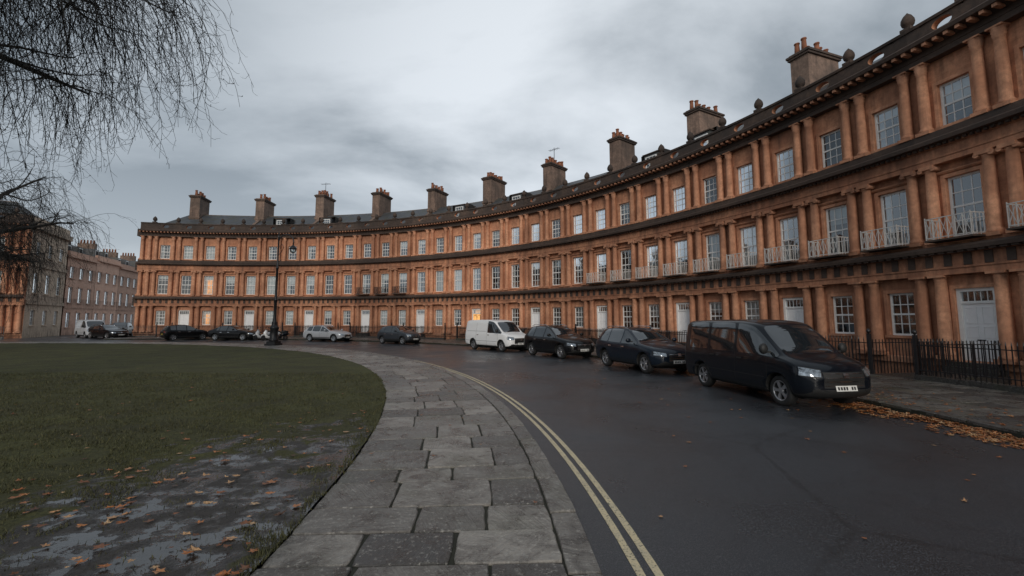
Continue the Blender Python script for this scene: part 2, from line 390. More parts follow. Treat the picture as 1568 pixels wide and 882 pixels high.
_house_cache={}
def masonry(nb,door_i,endL,endR):
    key=(nb,door_i,endL,endR)
    if key in _house_cache: return _house_cache[key]
    mb=MB(bendT); half=nb*BW/2; e=1.35
    sL=-half-(e if endL else 0); sR=half+(e if endR else 0)
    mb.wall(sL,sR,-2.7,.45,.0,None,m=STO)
    mb.sweep(sL,sR,[(0,.3),(.14,.3),(.14,.5),(.1,.55),(0,.55)],TRI)
    bays=[-half+BW*(i+.5) for i in range(nb)]
    zb=[(.45,3.6),(4.6,7.75),(8.7,11.8)]
    for fi,(zz0,zz1) in enumerate(zb):
        for i,s in enumerate(bays):
            z0,z1,w=FL[fi]
            if fi==0 and i==door_i: z0,z1,w=.5,3.1,1.2
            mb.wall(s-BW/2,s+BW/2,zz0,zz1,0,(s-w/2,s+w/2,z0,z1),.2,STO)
            # moulded surround
            for sg in (-1,1):
                x0=s+sg*w/2; x1=s+sg*(w/2+.13)
                mb.box(min(x0,x1),max(x0,x1),0.002,.045,z0,z1+.13,TRI)
            mb.box(s-w/2,s+w/2,0.002,.042,z1,z1+.13,TRI)
            if fi==1: mb.sweep(s-w/2-.2,s+w/2+.2,[(0,z1+.14),(.08,z1+.16),(.14,z1+.22),(.14,z1+.25),(0,z1+.28)],TRI)
            if not (fi==0 and i==door_i):
                mb.box(s-w/2-.16,s+w/2+.16,-.15,.1,z0-.1,z0-.002,TRI)
        if endL: mb.wall(sL,-half,zz0,zz1,0,None,m=STO)
        if endR: mb.wall(half,sR,zz0,zz1,0,None,m=STO)
        rr=(.205,.19,.18)[fi]; c0=(.55,4.78,8.98)[fi]; c1=(3.6,7.75,11.8)[fi]
        pos=[]
        for i in range(nb+1):
            x=-half+BW*i
            if i==0 and endL: pos+=[x-.33,x+.33,sL+.3]
            elif i==nb and endR: pos+=[x-.33,x+.33,sR-.3]
            else:
                if i>0: pos.append(x-.33)
                if i<nb: pos.append(x+.33)
        for x in pos: column(mb,x,.17,c0,c1,rr,fi)
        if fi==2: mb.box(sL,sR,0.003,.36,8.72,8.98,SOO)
    # entablature 1 (doric)
    mb.sweep(sL,sR,[(0,3.6),(.36,3.6),(.36,3.82),(.40,3.82),(.40,3.88),(.36,3.88),(.36,4.32),(.44,4.34),(.5,4.4),(.72,4.42),(.74,4.52),(.70,4.6),(.3,4.66),(.3,4.78),(0,4.78)],STO)
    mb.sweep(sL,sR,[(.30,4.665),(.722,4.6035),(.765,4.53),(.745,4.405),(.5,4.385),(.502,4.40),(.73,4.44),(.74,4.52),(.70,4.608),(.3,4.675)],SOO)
    n=int((sR-sL)/.305)
    for i in range(n):
        x=sL+(i+.5)*(sR-sL)/n
        if i%2==0:
            mb.box(x-.12,x+.12,.362,.405,3.9,4.33,SOO)
        mb.box(x-.1,x+.1,.5,.69,4.34,4.398,SOO)
    # entablature 2 (ionic)
    mb.sweep(sL,sR,[(0,7.75),(.34,7.75),(.34,7.95),(.37,7.95),(.37,8.02),(.33,8.02),(.33,8.32),(.42,8.36),(.46,8.45),(.68,8.47),(.7,8.58),(.66,8.64),(.25,8.72),(0,8.72)],STO)
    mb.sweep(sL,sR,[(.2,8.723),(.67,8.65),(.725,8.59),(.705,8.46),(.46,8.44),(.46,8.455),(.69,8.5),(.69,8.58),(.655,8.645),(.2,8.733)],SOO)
    n=int((sR-sL)/.2)
    for i in range(n):
        x=sL+(i+.5)*(sR-sL)/n; mb.box(x-.05,x+.05,.40,.54,8.36,8.462,SOO)
    # entablature 3 (corinthian) + parapet
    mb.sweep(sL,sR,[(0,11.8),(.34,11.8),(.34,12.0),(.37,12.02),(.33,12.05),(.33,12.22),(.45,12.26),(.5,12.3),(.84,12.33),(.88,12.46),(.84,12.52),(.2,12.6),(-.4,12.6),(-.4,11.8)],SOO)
    n=int((sR-sL)/.36)
    for i in range(n):
        x=sL+(i+.5)*(sR-sL)/n; mb.box(x-.07,x+.07,.44,.8,12.2,12.318,TRI)
    mb.sweep(sL,sR,[(.1,12.58),(.34,12.57),(.30,12.72),(.1,12.72)],SOO)
    mb.sweep(sL,sR,[(-.1,13.3),(.33,13.3),(.35,13.4),(.3,13.44),(-.1,13.44)],SOO)
    # pierced parapet panels
    def panel(s,w):
        a,b=.34,.2; zc=13.01; K=20
        for d in (.27,.0):
            outer=[];inner=[]
            for k in range(K):
                t=2*pi*k/K; cx,sz=cos(t),sin(t); inner.append(mb.p(s+a*cx,d,zc+b*sz))
                q=max(abs(cx)/(w/2),abs(sz)/.29); outer.append(mb.p(s+cx/q,d,zc+sz/q))
            for k in range(K): mb.f((outer[k],outer[(k+1)%K],inner[(k+1)%K],inner[k]),SOO)
            if d>.1: fi_=inner
            else:
                for k in range(K): mb.f((fi_[k],fi_[(k+1)%K],inner[(k+1)%K],inner[k]),TRI)
    for s in bays: panel(s,1.5)
    for i in range(nb+1):
        x=-half+BW*i; x0=x-(BW-1.5)/2; x1=x+(BW-1.5)/2
        if i==0: x0=sL
        if i==nb: x1=sR
        mb.box(x0,x1,0,.275,12.72,13.3,SOO)
        if i==nb and not endR: continue
        mb.box(x-.2,x+.2,-.04,.32,13.442,13.56,SOO)
        mb.lathe(x,.13,[(.1,13.56),(.09,13.64),(.2,13.70),(.23,13.82),(.215,13.95),(.15,14.08),(.06,14.17),(.02,14.22)],10,SOO)
    me=mb.mesh('masonry',WM)
    # roof
    rb=MB(bendT)
    zr=15.6
    prof=[(-.42,12.62),(-4.6,zr),(-5.2,zr),(-9.2,12.7)]
    n=8
    for i in range(n):
        a0=sL+(sR-sL)*i/n; a1=sL+(sR-sL)*(i+1)/n
        for k in range(3):
            (d0,z0),(d1,z1)=prof[k],prof[k+1]
            def hp(a,z):  # hipped ends
                if endL and z>13: a=max(a,sL+(z-12.6)*1.0)
                if endR and z>13: a=min(a,sR-(z-12.6)*1.0)
                return a
            q=[rb.p(hp(a0,z0),d0,z0),rb.p(hp(a1,z0),d0,z0),rb.p(hp(a1,z1),d1,z1),rb.p(hp(a0,z1),d1,z1)]
            rb.f(q,SLA)
    if endL: rb.f([rb.p(sL,-.42,12.62),rb.p(sL+3,-4.6,zr),rb.p(sL+3,-5.2,zr),rb.p(sL,-9.2,12.7)],SLA)
    if endR: rb.f([rb.p(sR,-.42,12.62),rb.p(sR-3,-4.6,zr),rb.p(sR-3,-5.2,zr),rb.p(sR,-9.2,12.7)],SLA)
    rb.box(sL+(3 if endL else 0),sR-(3 if endR else 0),-5.02,-4.78,zr-.02,zr+.09,CHI)
    # party wall coping on left
    for d0,z0,d1,z1 in ((-.5,12.8,-4.6,zr+.2),(-5.2,zr+.2,-9.1,12.9)):
        x=-half
        if not endL:
            rb.sweep(x-.17,x+.17,[(d0,z0),(d1,z1),(d1,z1-.4),(d0,z0-.4)],CHI)
    rme=rb.mesh('roof',WM)
    # body (party, flank and rear walls)
    bb=MB(bendT)
    bb.wall(sL,sR,-2.7,12.65,-9.5,None,m=CRE)
    for x in (sL,sR):
        if (x==sR and endR): continue
        bb.f((bb.p(x,-9.5,-2.7),bb.p(x,.0,-2.7),bb.p(x,.0,12.6),bb.p(x,-9.5,12.6)),STO)
    if endL:
        for z0,z1,dd in ((3.6,4.6,.35),(7.75,8.65,.35),(11.8,12.6,.4),(12.6,13.4,.1)):
            bb.box(sL-dd,sL-.003,-9.4,.02,z0,z1,SOO)
    if endR:
        a=-sR/R; rad_=(cos(a),sin(a)); tn=(sin(a),-cos(a))
        bb.T=lambda s,d,z:(rad_[0]*(R+s)+tn[0]*d, rad_[1]*(R+s)+tn[1]*d, z)
        for fi,(z0,z1) in enumerate([(-.1,3.6),(3.6,7.75),(7.75,12.6)]):
            for i in range(3):
                s=.4+1.5+i*3.0; o0,o1,w=FL[fi]
                bb.wall(.0 if i==0 else s-1.5,9.5 if i==2 else s+1.5,z0,z1,0,(s-w/2,s+w/2,o0,o1),.2,CRE)
                window(bb,s,-.14,o0,o1,w)
                bb.box(s-w/2-.1,s+w/2+.1,.002,.1,o0-.12,o0-.01,CRE)
        for z0,z1,dd in ((3.7,4.1,.15),(7.9,8.3,.15),(12.0,12.6,.4),(12.6,13.4,.1)):
            bb.box(.0,9.5,.003,dd,z0,z1,CRE)
    bme=bb.mesh('outer_walls',WM)
    _house_cache[key]=(me,rme,bme,half,sL,sR,bays)
    return _house_cache[key]

def chimney_mesh(seed):
    r=random.Random(seed); mb=MB(bendT)
    zt=17.5+r.uniform(-.25,.35); l=r.uniform(1.1,1.4); w=r.uniform(.42,.55); dc=-4.7
    mb.box(-w,w,dc-l,dc+l,12.8,zt,CHI)
    mb.box(-w-.07,w+.07,dc-l-.07,dc+l+.07,14.9,15.1,CHI)
    mb.box(-w-.1,w+.1,dc-l-.1,dc+l+.1,zt,zt+.13,SOO); mb.box(-w-.16,w+.16,dc-l-.16,dc+l+.16,zt+.13,zt+.26,SOO)
    mb.box(-w-.04,w+.04,dc-l-.04,dc+l+.04,zt+.26,zt+.36,CHI)
    n=r.choice((5,6,6))
    for i in range(n):
        for sx in ((-.2,.2) if r.random()<.6 else (0,)):
            h=r.uniform(.45,.75); z=zt+.36; d=dc-l+.2+(2*l-.4)*i/(n-1)
            mb.lathe(sx,d,[(.15,z),(.13,z+h*.6),(.12,z+h*.9),(.16,z+h*.92),(.15,z+h),(.09,z+h)],9,POT)
    if seed%4==0:
        z=zt+.3; mb.box(-.02,.02,dc-.02,dc+.02,z,z+2.0,IRO); mb.box(-.6,.6,dc-.012,dc+.012,z+1.8,z+1.83,IRO)
        for i in range(6): mb.box(-.5+i*.2-.01,-.5+i*.2+.01,dc-.25,dc+.25,z+1.8,z+1.82,IRO)
    return mb.mesh('chimney',WM)

def house(theta,nb=3,door_i=0,endL=False,endR=False,seed=0,balc=False,lit=(),chim=True):
    r=random.Random(seed*13+5)
    me,rme,bme,half,sL,sR,bays=masonry(nb,door_i,endL,endR)
    e=empty('terraced_house',(CX,CY,0),radians(theta))
    obj('masonry_facade',me,e); obj('roof',rme,e); obj('outer_walls',bme,e)
    wb=MB(bendT)
    for fi in range(3):
        z0,z1,w=FL[fi]
        for i,s in enumerate(bays):
            if fi==0 and i==door_i: continue
            k=r.random(); cover=0; curt=False
            if k<.2: cover=.98
            elif k<.5: cover=r.uniform(.15,.5)
            if r.random()<.45: curt=True
            if (fi,i) in lit: cover=.2; curt=True
            window(wb,s,-.14,z0,z1,w,4,3,cover,(fi,i) in lit,curt)
    # basement windows
    for i,s in enumerate(bays):
        if i!=door_i:
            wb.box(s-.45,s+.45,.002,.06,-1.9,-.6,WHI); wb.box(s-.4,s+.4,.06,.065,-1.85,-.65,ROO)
    obj('windows',wb.mesh('windows',WM),e)
    db=MB(bendT); s=bays[door_i]; dm=DW if r.random()<.75 else DD
    lt=(0,door_i) in lit
    db.box(s-.6,s-.48,-.2,-.06,.5,3.1,WHI); db.box(s+.48,s+.6,-.2,-.06,.5,3.1,WHI); db.box(s-.48,s+.48,-.2,-.062,2.98,3.1,WHI)
    db.box(s-.48,s+.48,-.2,-.07,2.55,2.64,WHI)
    db.f((db.p(s-.48,-.14,2.64),db.p(s+.48,-.14,2.64),db.p(s+.48,-.14,2.98),db.p(s-.48,-.14,2.98)),GLA)
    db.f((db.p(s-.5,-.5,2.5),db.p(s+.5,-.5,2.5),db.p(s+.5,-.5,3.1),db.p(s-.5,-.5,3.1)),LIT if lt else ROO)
    for k in range(1,5): db.box(s-.48+k*.192-.01,s-.48+k*.192+.01,-.15,-.12,2.64,2.98,WHI)
    db.box(s-.48,s+.48,-.2,-.13,.5,2.55,LIT if lt else dm)
    for sx in (-.24,.24):
        for z0,z1 in ((.65,1.15),(1.35,1.75),(1.85,2.42)):
            a,b=s+sx-.17,s+sx+.17
            db.box(a,b,-.128,-.112,z0,z0+.03,dm);db.box(a,b,-.128,-.112,z1-.03,z1,dm);db.box(a,a+.03,-.128,-.112,z0+.03,z1-.03,dm);db.box(b-.03,b,-.128,-.112,z0+.03,z1-.03,dm)
    db.box(s-.12,s+.12,-.128,-.105,1.25,1.29,IRO); db.lathe(s+.38,-.1,[(.03,1.2),(.03,1.26)],8,IRO)
    db.box(s-.8,s+.8,.15,.6,.13,.33,FLG); db.box(s-.7,s+.7,-.06,.35,.331,.495,FLG)
    db.box(s-.78,s+.78,.0,3.85,-.12,.128,FLG)
    obj('door',db.mesh('door',WM),e)
    if chim:
        obj('chimney',chimney_mesh(seed+3),e,rot=(half-(BW if nb==4 else 0))/R)
    if balc or r.random()<.35:
        mt=WIR if balc else IRO
        ib=MB(bendT); z0=4.8; z1=5.62
        for s in bays:
            wd=.72; d1=.92
            ib.box(s-wd-.05,s+wd+.05,.3,d1+.04,z0-.015,z0+.05,SOO)
            for z in (z0+.12,z1): ib.box(s-wd,s+wd,d1-.015,d1+.015,z-.015,z+.015,mt)
            for sg in (-1,1):
                for z in (z0+.12,z1): ib.box(s+sg*wd-.012,s+sg*wd+.012,.3,d1,z-.014,z+.014,mt)
                for q in range(4): ib.box(s+sg*wd-.01,s+sg*wd+.01,.36+q*.16,.38+q*.16,z0+.05,z1,mt)
            nn=6
            for q in range(nn+1):
                x=s-wd+2*wd*q/nn; ib.box(x-.012,x+.012,d1-.012,d1+.012,z0+.05,z1+(.06 if q in (0,nn) else 0),mt)
            for q in range(nn):
                x0=s-wd+2*wd*q/nn; x1=x0+2*wd/nn
                for A,B in (((x0,z0+.12),(x1,z1)),((x1,z0+.12),(x0,z1))):
                    t=.012
                    v=[ib.p(A[0]-t,d1,A[1]),ib.p(A[0]+t,d1,A[1]),ib.p(B[0]+t,d1,B[1]),ib.p(B[0]-t,d1,B[1])]
                    ib.f(v,mt)
        obj('balconies',ib.mesh('balconies',WM),e)
    if seed%3!=1:
        dm_=MB(bendT); x=r.choice((-1.6,0,1.5))
        dm_.box(x-.65,x+.65,-3.4,-1.4,13.0,14.5,SLA); window(dm_,x,-1.36,13.25,14.35,1.0,4,3)
        dm_.sweep(x-.75,x+.75,[(-1.3,14.52),(-1.3,14.6),(-3.6,14.75),(-3.6,14.52)],SOO)
        obj('dormer',dm_.mesh('dormer',WM),e)
    # area railings as own object
    f=MB(bendT); d=R-RRAIL
    gs=bays[door_i]; g0,g1=gs-.82,gs+.82
    for a,b in ((sL,g0),(g1,sR)):
        f.box(a,b,d-.16,d+.16,-2.7,.27,1)
        for z in (.42,1.18): f.box(a,b,d-.018,d+.018,z-.014,z+.014,0)
        n=max(2,int((b-a)/.14))
        for i in range(n+1):
            x=a+(b-a)*i/n; big=(i%12==0)
            t=.017 if big else .011
            f.box(x-t,x+t,d-t,d+t,.27,1.30,0)
            p=[f.p(x-t*2,d,1.30),f.p(x,d-t*2,1.30),f.p(x+t*2,d,1.30),f.p(x,d+t*2,1.30),f.p(x,d,1.42)]
            for q in range(4): f.f((p[q],p[(q+1)%4],p[4]),0)
    for x in (g0,g1):
        n=24
        f.box(x-.018,x+.018,.3,d,1.166,1.194,0)
        for i in range(n+1):
            dd=.3+(d-.3)*i/n; f.box(x-.011,x+.011,dd-.011,dd+.011,.13,1.3,0)
        f.box(x-.05,x+.05,d-.05,d+.05,.0,1.5,0)
        f.lathe(x,d,[(.02,1.5),(.07,1.56),(.07,1.62),(.02,1.68)],8,0)
    obj('iron_railing',f.mesh('iron_railing',[M_IRON,M_FLAG2]),None,(CX,CY,0),radians(theta))
    return e

HD=3*BAYDEG
for j in range(-3,9):
    lit=()
    if j==4: lit=((0,0),)
    house(TH0+2*BAYDEG+HD*j, seed=j+10, balc=(j<=2), lit=lit)
# end house: bays k=28..31
house(TH0+29.5*BAYDEG, nb=4, door_i=1, endL=True, seed=31, lit=((1,2),(0,2)))
c2=116.9+1.35/R*180/pi+1.5*BAYDEG
house(c2,endR=True,seed=40,door_i=2)
for q in (1,2,3): house(c2+HD*q,seed=40+q)

# street townhouses seen through the gap
def townhouse(px,py,rot,w,H,mat,seed,nb=3):
    e=empty('townhouse',(px,py,0),rot); mb=MB(); wb=MB(); r=random.Random(seed)
    bw=w/nb; fl=[(1.0,2.9),(4.2,6.2),(7.4,8.9)]; zs=[0,3.6,6.9,H]
    for fi in range(3):
        for i in range(nb):
            s=bw*(i+.5); z0,z1=fl[fi]
            mb.wall(bw*i,bw*(i+1),zs[fi],zs[fi+1],0,(s-.5,s+.5,z0,z1),.18,mat)
            mb.box(s-.62,s+.62,.002,.1,z0-.12,z0-.01,mat); mb.box(s-.6,s+.6,.002,.06,z1+.01,z1+.2,mat)
            window(wb,s,-.12,z0,z1,1.0,4,3,r.choice((0,0,.3,.9)),False,r.random()<.5)
    mb.box(0,w,.002,.08,3.5,3.75,mat); mb.box(-.05,w+.05,.002,.35,H-.25,H,mat); mb.box(0,w,-.25,.1,H+.002,H+.6,mat)
    mb.box(.0,w,-9,-.3,-.1,H-.05,mat)
    rb=MB(); rb.sweep(0,w,[(-.3,H),(-4.2,H+2.3),(-8.6,H)],SLA)
    rb.box(-.3,.35,-5.4,-3.2,H,H+3.2,CHI)
    for i in range(5): rb.lathe(.03,-5.1+i*.4,[(.14,H+3.2),(.11,H+3.7),(.13,H+3.75)],8,POT)
    for x in (w*.3,w*.7):
        rb.box(x-.6,x+.6,-2.6,-1.0,H+.2,H+1.7,SLA); rb.box(x-.45,x+.45,-.999,-.96,H+.35,H+1.55,WHI)
        rb.box(x-.38,x+.38,-.958,-.95,H+.45,H+1.45,ROO)
    obj('walls',mb.mesh('walls',WM),e); obj('windows',wb.mesh('windows',WM),e); obj('roof',rb.mesh('roof',WM),e)
# left street side: line starts at terrace end, runs radially outwards
a2=radians(116.9); ox=CX+cos(a2)*R; oy=CY+sin(a2)*R
sd=radians(110.7)
for i in range(5):
    q=9.9+i*7.4
    px=ox+cos(a2)*9.9+cos(sd)*(q-9.9); py=oy+sin(a2)*9.9+sin(sd)*(q-9.9)
    townhouse(px+cos(sd)*7.3,py+sin(sd)*7.3,sd+pi,7.3,10.3+.35*(i%2),PIN if i!=3 else CRE,60+i)

# ------------------------------------------------------------------ ground, road, lawn, pavements
def ground():
    mb=MB(lambda a,b,c:(a,b,c))
    rad=[0,15,30,44.30,44.34,58,58.05,80,150,400,1500]
    prev=None
    for i in range(361):
        deg=i-180; th=radians(deg)
        pit=(-13<=deg<=103) or (119<=deg<=152)
        ring=[]
        for k,rr in enumerate(rad):
            z=-2.6 if (pit and k in (4,5)) else -.02
            ring.append(mb.p(CX+rr*cos(th),CY+rr*sin(th),z))
        if prev:
            for k in range(len(rad)-1): mb.f((prev[k],ring[k],ring[k+1],prev[k+1]),0)
        prev=ring
    obj('ground',mb.mesh('ground',[M_GROUND],False))
ground()
def disc(name,cx,cy,r0,r1,z,mat,a0=-180,a1=180,step=1.0):
    mb=MB(); prev=None; n=int((a1-a0)/step)
    for i in range(n+1):
        t=radians(a0+(a1-a0)*i/n); q=[mb.p(cx+r*cos(t),cy+r*sin(t),z) for r in (r0,r1)]
        if prev: mb.f((prev[0],prev[1],q[1],q[0]),0)
        prev=q
    return mb.mesh(name,[mat],False)
obj('road',disc('road',CX,CY,.0,ROUT,0.0,M_ASPH))
# side street mouth
mb=MB(); dx,dy=cos(sd),sin(sd); nx,ny=dy,-dx
c=[(CX+dx*39+nx*w_,CY+dy*39+ny*w_) for w_ in (-4,4)]+[(CX+dx*130+nx*w_,CY+dy*130+ny*w_) for w_ in (3.2,-3.2)]
mb.f([mb.p(x,y,.004) for x,y in c],0); obj('side_street_road',mb.mesh('s',[M_ASPH],False))
# lawn with small undulations
def lawn_z(x,y): return .125+.035*noise.noise((x*.9,y*.9,0))+.02*noise.noise((x*3,y*3,2))
mb=MB(); rr=[0,10,20]+[20.5+i*.4 for i in range(34)]+[RG]; prev=None
NA=720
for i in range(NA+1):
    t=2*pi*i/NA; q=[]
    for r_ in rr:
        x,y=KX+r_*cos(t),KY+r_*sin(t)
        q.append(mb.p(x,y,lawn_z(x,y)))
    if prev:
        for k in range(len(rr)-1): mb.f((prev[k],q[k],q[k+1],prev[k+1]),0,True)
    prev=q
obj('lawn',mb.mesh('lawn',[M_GRASS],False))

def paving(name,cx,cy,r0,r1,a0,a1,mat,kerb='out',zt=.12,rowlen=(.5,.95),slab=(.55,1.05),seed=1):
    r=random.Random(seed); mb=MB()
    def slabq(ra,rb,ta,tb,z,g=.009,bv=.014,jit=.008,rn=None):
        rm=(ra+rb)/2
        gt=g/rm; rn=r.random() if rn is None else rn
        dz=r.uniform(-.005,.006); tl=[r.uniform(-.004,.004) for _ in range(4)]
        cs=[(ra+g,ta+gt),(rb-g,ta+gt),(rb-g,tb-gt),(ra+g,tb-gt)]
        out=[];inn=[]
        cs=[(a+r.uniform(-jit,jit),b+r.uniform(-jit,jit)/rm) for a,b in cs]
        ca=sum(c[0] for c in cs)/4; cb=sum(c[1] for c in cs)/4
        K=5
        for k in range(4):
            A=cs[k];B=cs[(k+1)%4]
            for q in range(K):
                t=q/K; a=A[0]+(B[0]-A[0])*t; b=A[1]+(B[1]-A[1])*t
                j=r.uniform(-.006,.006) if q else -.014
                ux=(a-ca); uy=(b-cb)*rm; ln=sqrt(ux*ux+uy*uy)
                a+=ux/ln*j; b+=uy/ln*j/rm
                zz=z+dz+tl[k]*(1-t)+tl[(k+1)%4]*t
                out.append((a,b,zz)); inn.append((a-ux/ln*bv,b-uy/ln*bv/rm,zz))
        P=lambda q,dz_:mb.p(cx+q[0]*cos(q[1]),cy+q[0]*sin(q[1]),q[2]+dz_)
        o0=[P(q,-.06) for q in out]; o1=[P(q,-.012) for q in out]; o2=[P(q,0) for q in inn]
        n=len(out)
        for k in range(n):
            mb.f((o0[k],o0[(k+1)%n],o1[(k+1)%n],o1[k]),0,False,rn); mb.f((o1[k],o1[(k+1)%n],o2[(k+1)%n],o2[k]),0,True,rn)
        mb.f(o2,0,False,rn)
    kw=.27; ra,rb=(r0,r1-kw) if kerb=='out' else (r0+kw,r1)
    kr=(r1-kw,r1) if kerb=='out' else (r0,r0+kw)
    t=radians(a0); te=radians(a1); rm=(r0+r1)/2
    while t<te:
        l=r.uniform(*rowlen)/rm; x=ra
        ws=[]
        while x<rb-.01:
            w=r.uniform(*slab)
            if rb-(x+w)<.38: w=rb-x
            ws.append((x,x+w)); x+=w
        for (x0,x1) in ws:
            if l*rm>.8 and r.random()<.15:
                slabq(x0,x1,t,t+l/2,zt); slabq(x0,x1,t+l/2,t+l,zt)
            else: slabq(x0,x1,t,t+l,zt)
        t+=l
    t=radians(a0)
    while t<te:
        l=r.uniform(.7,1.1)/rm; slabq(kr[0],kr[1],t,t+l,zt+.004,rn=r.uniform(.2,.6)); t+=l
    # bed
    n=int((a1-a0)/.5); prev=None
    for i in range(n+1):
        tt=radians(a0+(a1-a0)*i/n)
        q=[mb.p(cx+rr_*cos(tt),cy+rr_*sin(tt),z_) for rr_,z_ in ((r0+.012,-.01),(r0+.012,zt-.022),(r1-.012,zt-.022),(r1-.012,-.01))]
        if prev:
            for k in range(3): mb.f((prev[k],prev[k+1],q[k+1],q[k]),1)
        prev=q
    obj(name,mb.mesh(name,[mat,M_MORTAR]))
paving('pavement',KX,KY,RG,RK,-45,118,M_FLAG,'out',.125,(.48,.9),(.55,1.1),3)
paving('pavement',CX,CY,ROUT,44.28,-13,103,M_FLAG2,'in',.13,(.5,.8),(.5,.95),5)
paving('pavement',CX,CY,ROUT,44.28,119,150,M_FLAG2,'in',.13,(.6,.9),(.6,.95),6)
# double yellow lines
mb=MB()
for rr0 in (RK+.33,RK+.47):
    prev=None
    for i in range(1200):
        t=radians(-45+165*i/1199); w=.035*(1+.12*noise.noise((i*.3,rr0,0)))
        q=[mb.p(KX+(rr0+s*w)*cos(t),KY+(rr0+s*w)*sin(t),.004) for s in (-1,1)]
        if prev: mb.f((prev[0],prev[1],q[1],q[0]),0)
        prev=q
obj('road_marking',mb.mesh('road_marking',[M_LINE],False))

# grass blades
def mudval(x,y):
    return sqrt(((x+3.0)/1.9)**2+((y-4.6)/3.4)**2)+1.6*noise.fractal((x*1.1,y*1.1,4),1,2,4)
mb=MB(); cnt=0
while cnt<80000:
    Y=2.2+14*rng.random()**1.7; X=rng.uniform(-1.25*Y-.5,-1.3)
    rk=sqrt((X-KX)**2+(Y-KY)**2)
    if rk>RG+.03: continue
    edge=rk>RG-.12
    if not edge and mudval(X,Y)<1.0 and rng.random()<.96: cnt+=.3; continue
    if noise.noise((X*2.2,Y*2.2,9))<-.18 and rng.random()<.75: cnt+=.2; continue
    z=lawn_z(X,Y)
    h=rng.uniform(.012,.038)*(1.0+.04*Y)*(1.4 if edge else 1); a=rng.uniform(0,pi); w=rng.uniform(.0018,.0035)*(1+.14*Y); lx,ly=rng.gauss(0,.018),rng.gauss(0,.018)
    q=[mb.p(X-w*cos(a),Y-w*sin(a),z-.004),mb.p(X+w*cos(a),Y+w*sin(a),z-.004),mb.p(X+lx,Y+ly,z+h)]
    mb.f(q,0,False,rng.random()); cnt+=1
obj('grass',mb.mesh('grass',[M_BLADE],False))

# fallen leaves
mb=MB()
def leaf(x,y,z,s):
    a0=rng.uniform(0,2*pi); rn=rng.random(); c=mb.p(x,y,z+.006); K=10; ring=[]
    tilt=rng.uniform(-.25,.25); curl=rng.uniform(.0,.5)
    for k in range(K):
        a=a0+2*pi*k/K; r_=s*(1 if k%2==0 else .55)*rng.uniform(.75,1.15)*(1.2 if k==0 else 1)
        ring.append(mb.p(x+r_*cos(a),y+r_*sin(a)*.85,z+.006+abs(r_*curl*sin(2*a))+max(0,r_*tilt*cos(a))))
    for k in range(K): mb.f((c,ring[k],ring[(k+1)%K]),0,False,rn)
def polar(cx,cy,r,t): return cx+r*cos(t),cy+r*sin(t)
n=0
while n<560:   # lawn
    Y=2.6+16*rng.random()**1.5; X=rng.uniform(-1.2*Y-1,-1.7)
    if sqrt((X-KX)**2+(Y-KY)**2)>RG: continue
    if mudval(X,Y)>1.3 and rng.random()<.88: n+=.3; continue
    leaf(X,Y,lawn_z(X,Y)+.012,rng.uniform(.022,.066)); n+=1
n=0
while n<4200:  # outer gutter drifts
    dg=rng.uniform(-6,17); t=radians(dg); q=abs(rng.gauss(0,.36))
    if noise.noise((dg*.9,q*1.5,3))<-.05 and rng.random()<.8: n+=.3; continue
    leaf(*polar(CX,CY,ROUT-.03-q,t),.004+rng.uniform(0,.03)*max(0,1-q*2),rng.uniform(.035,.075)); n+=1
for i in range(700):
    t=radians(rng.uniform(-6,22)); r_=ROUT+abs(rng.gauss(0,1.1))
    if r_<44.2: leaf(*polar(CX,CY,r_,t),.135,rng.uniform(.03,.06))
for i in range(400):
    t=radians(rng.uniform(10,60)); r_=ROUT-abs(rng.gauss(0,.15)); leaf(*polar(CX,CY,r_,t),.004,rng.uniform(.03,.06))
for i in range(170):
    t=radians(rng.uniform(-4,30)); r_=ROUT-abs(rng.gauss(0,3)); leaf(*polar(CX,CY,r_,t),.004,rng.uniform(.03,.055))
for i in range(40):
    t=radians(rng.uniform(0,30)); leaf(*polar(KX,KY,rng.uniform(RG,RK),t),.13,rng.uniform(.02,.035))
obj('fallen_leaves',mb.mesh('fallen_leaves',[M_LEAF],False))

# ------------------------------------------------------------------ vehicles
def paint(name,col,rough=.28):
    m,nt,b,o=nm(name)
    tc=N(nt,'ShaderNodeTexCoord'); n=noi(nt,tc.outputs['Object'],3,6,.65)
    sp=N(nt,'ShaderNodeSeparateXYZ'); L(nt,tc.outputs['Object'],sp.inputs[0])
    dirt=math_(nt,'MULTIPLY',ramp(nt,math_(nt,'ADD',sp.outputs[2],math_(nt,'MULTIPLY',n,.35)),.3,.75,(1,1,1),(0,0,0)),.15)
    c=mixc(nt,dirt,col,(.07,.062,.055))
    L(nt,c,b.inputs['Base Color']); b.inputs['Specular IOR Level'].default_value=.15
    L(nt,math_(nt,'ADD',math_(nt,'MULTIPLY',dirt,.5),rough),b.inputs['Roughness'])
    b.inputs['Coat Weight'].default_value=.4; b.inputs['Coat Roughness'].default_value=.03
    return m
P_NAVY=paint('navy_paint',(.004,.006,.010)); P_BLACK=paint('black_paint',(.004,.004,.005))
P_BLUE=paint('blue_paint',(.006,.011,.020)); P_WHITE=paint('white_car_paint',(.76,.76,.76)); P_SILV=paint('silver_paint',(.45,.46,.48))
P_GREY=paint('grey_paint',(.035,.04,.048))
M_CGL=simple('car_glass',(.016,.020,.024),.02,spec=1.0,var=.2,coat=.6); M_RUB=simple('rubber_trim',(.018,.018,.018),.6)
M_LAMP=simple('headlamp',(.40,.44,.48),.08,metal=.7,coat=1,var=.75,scale=14); M_RED=simple('rear_lamp',(.30,.012,.01),.15,coat=1)
M_PLW=simple('plate_white',(.75,.75,.72),.4); M_CHR=simple('chrome',(.6,.6,.62),.18,metal=1,var=.1); M_PLY=simple('plate_yellow',(.7,.5,.05),.4)
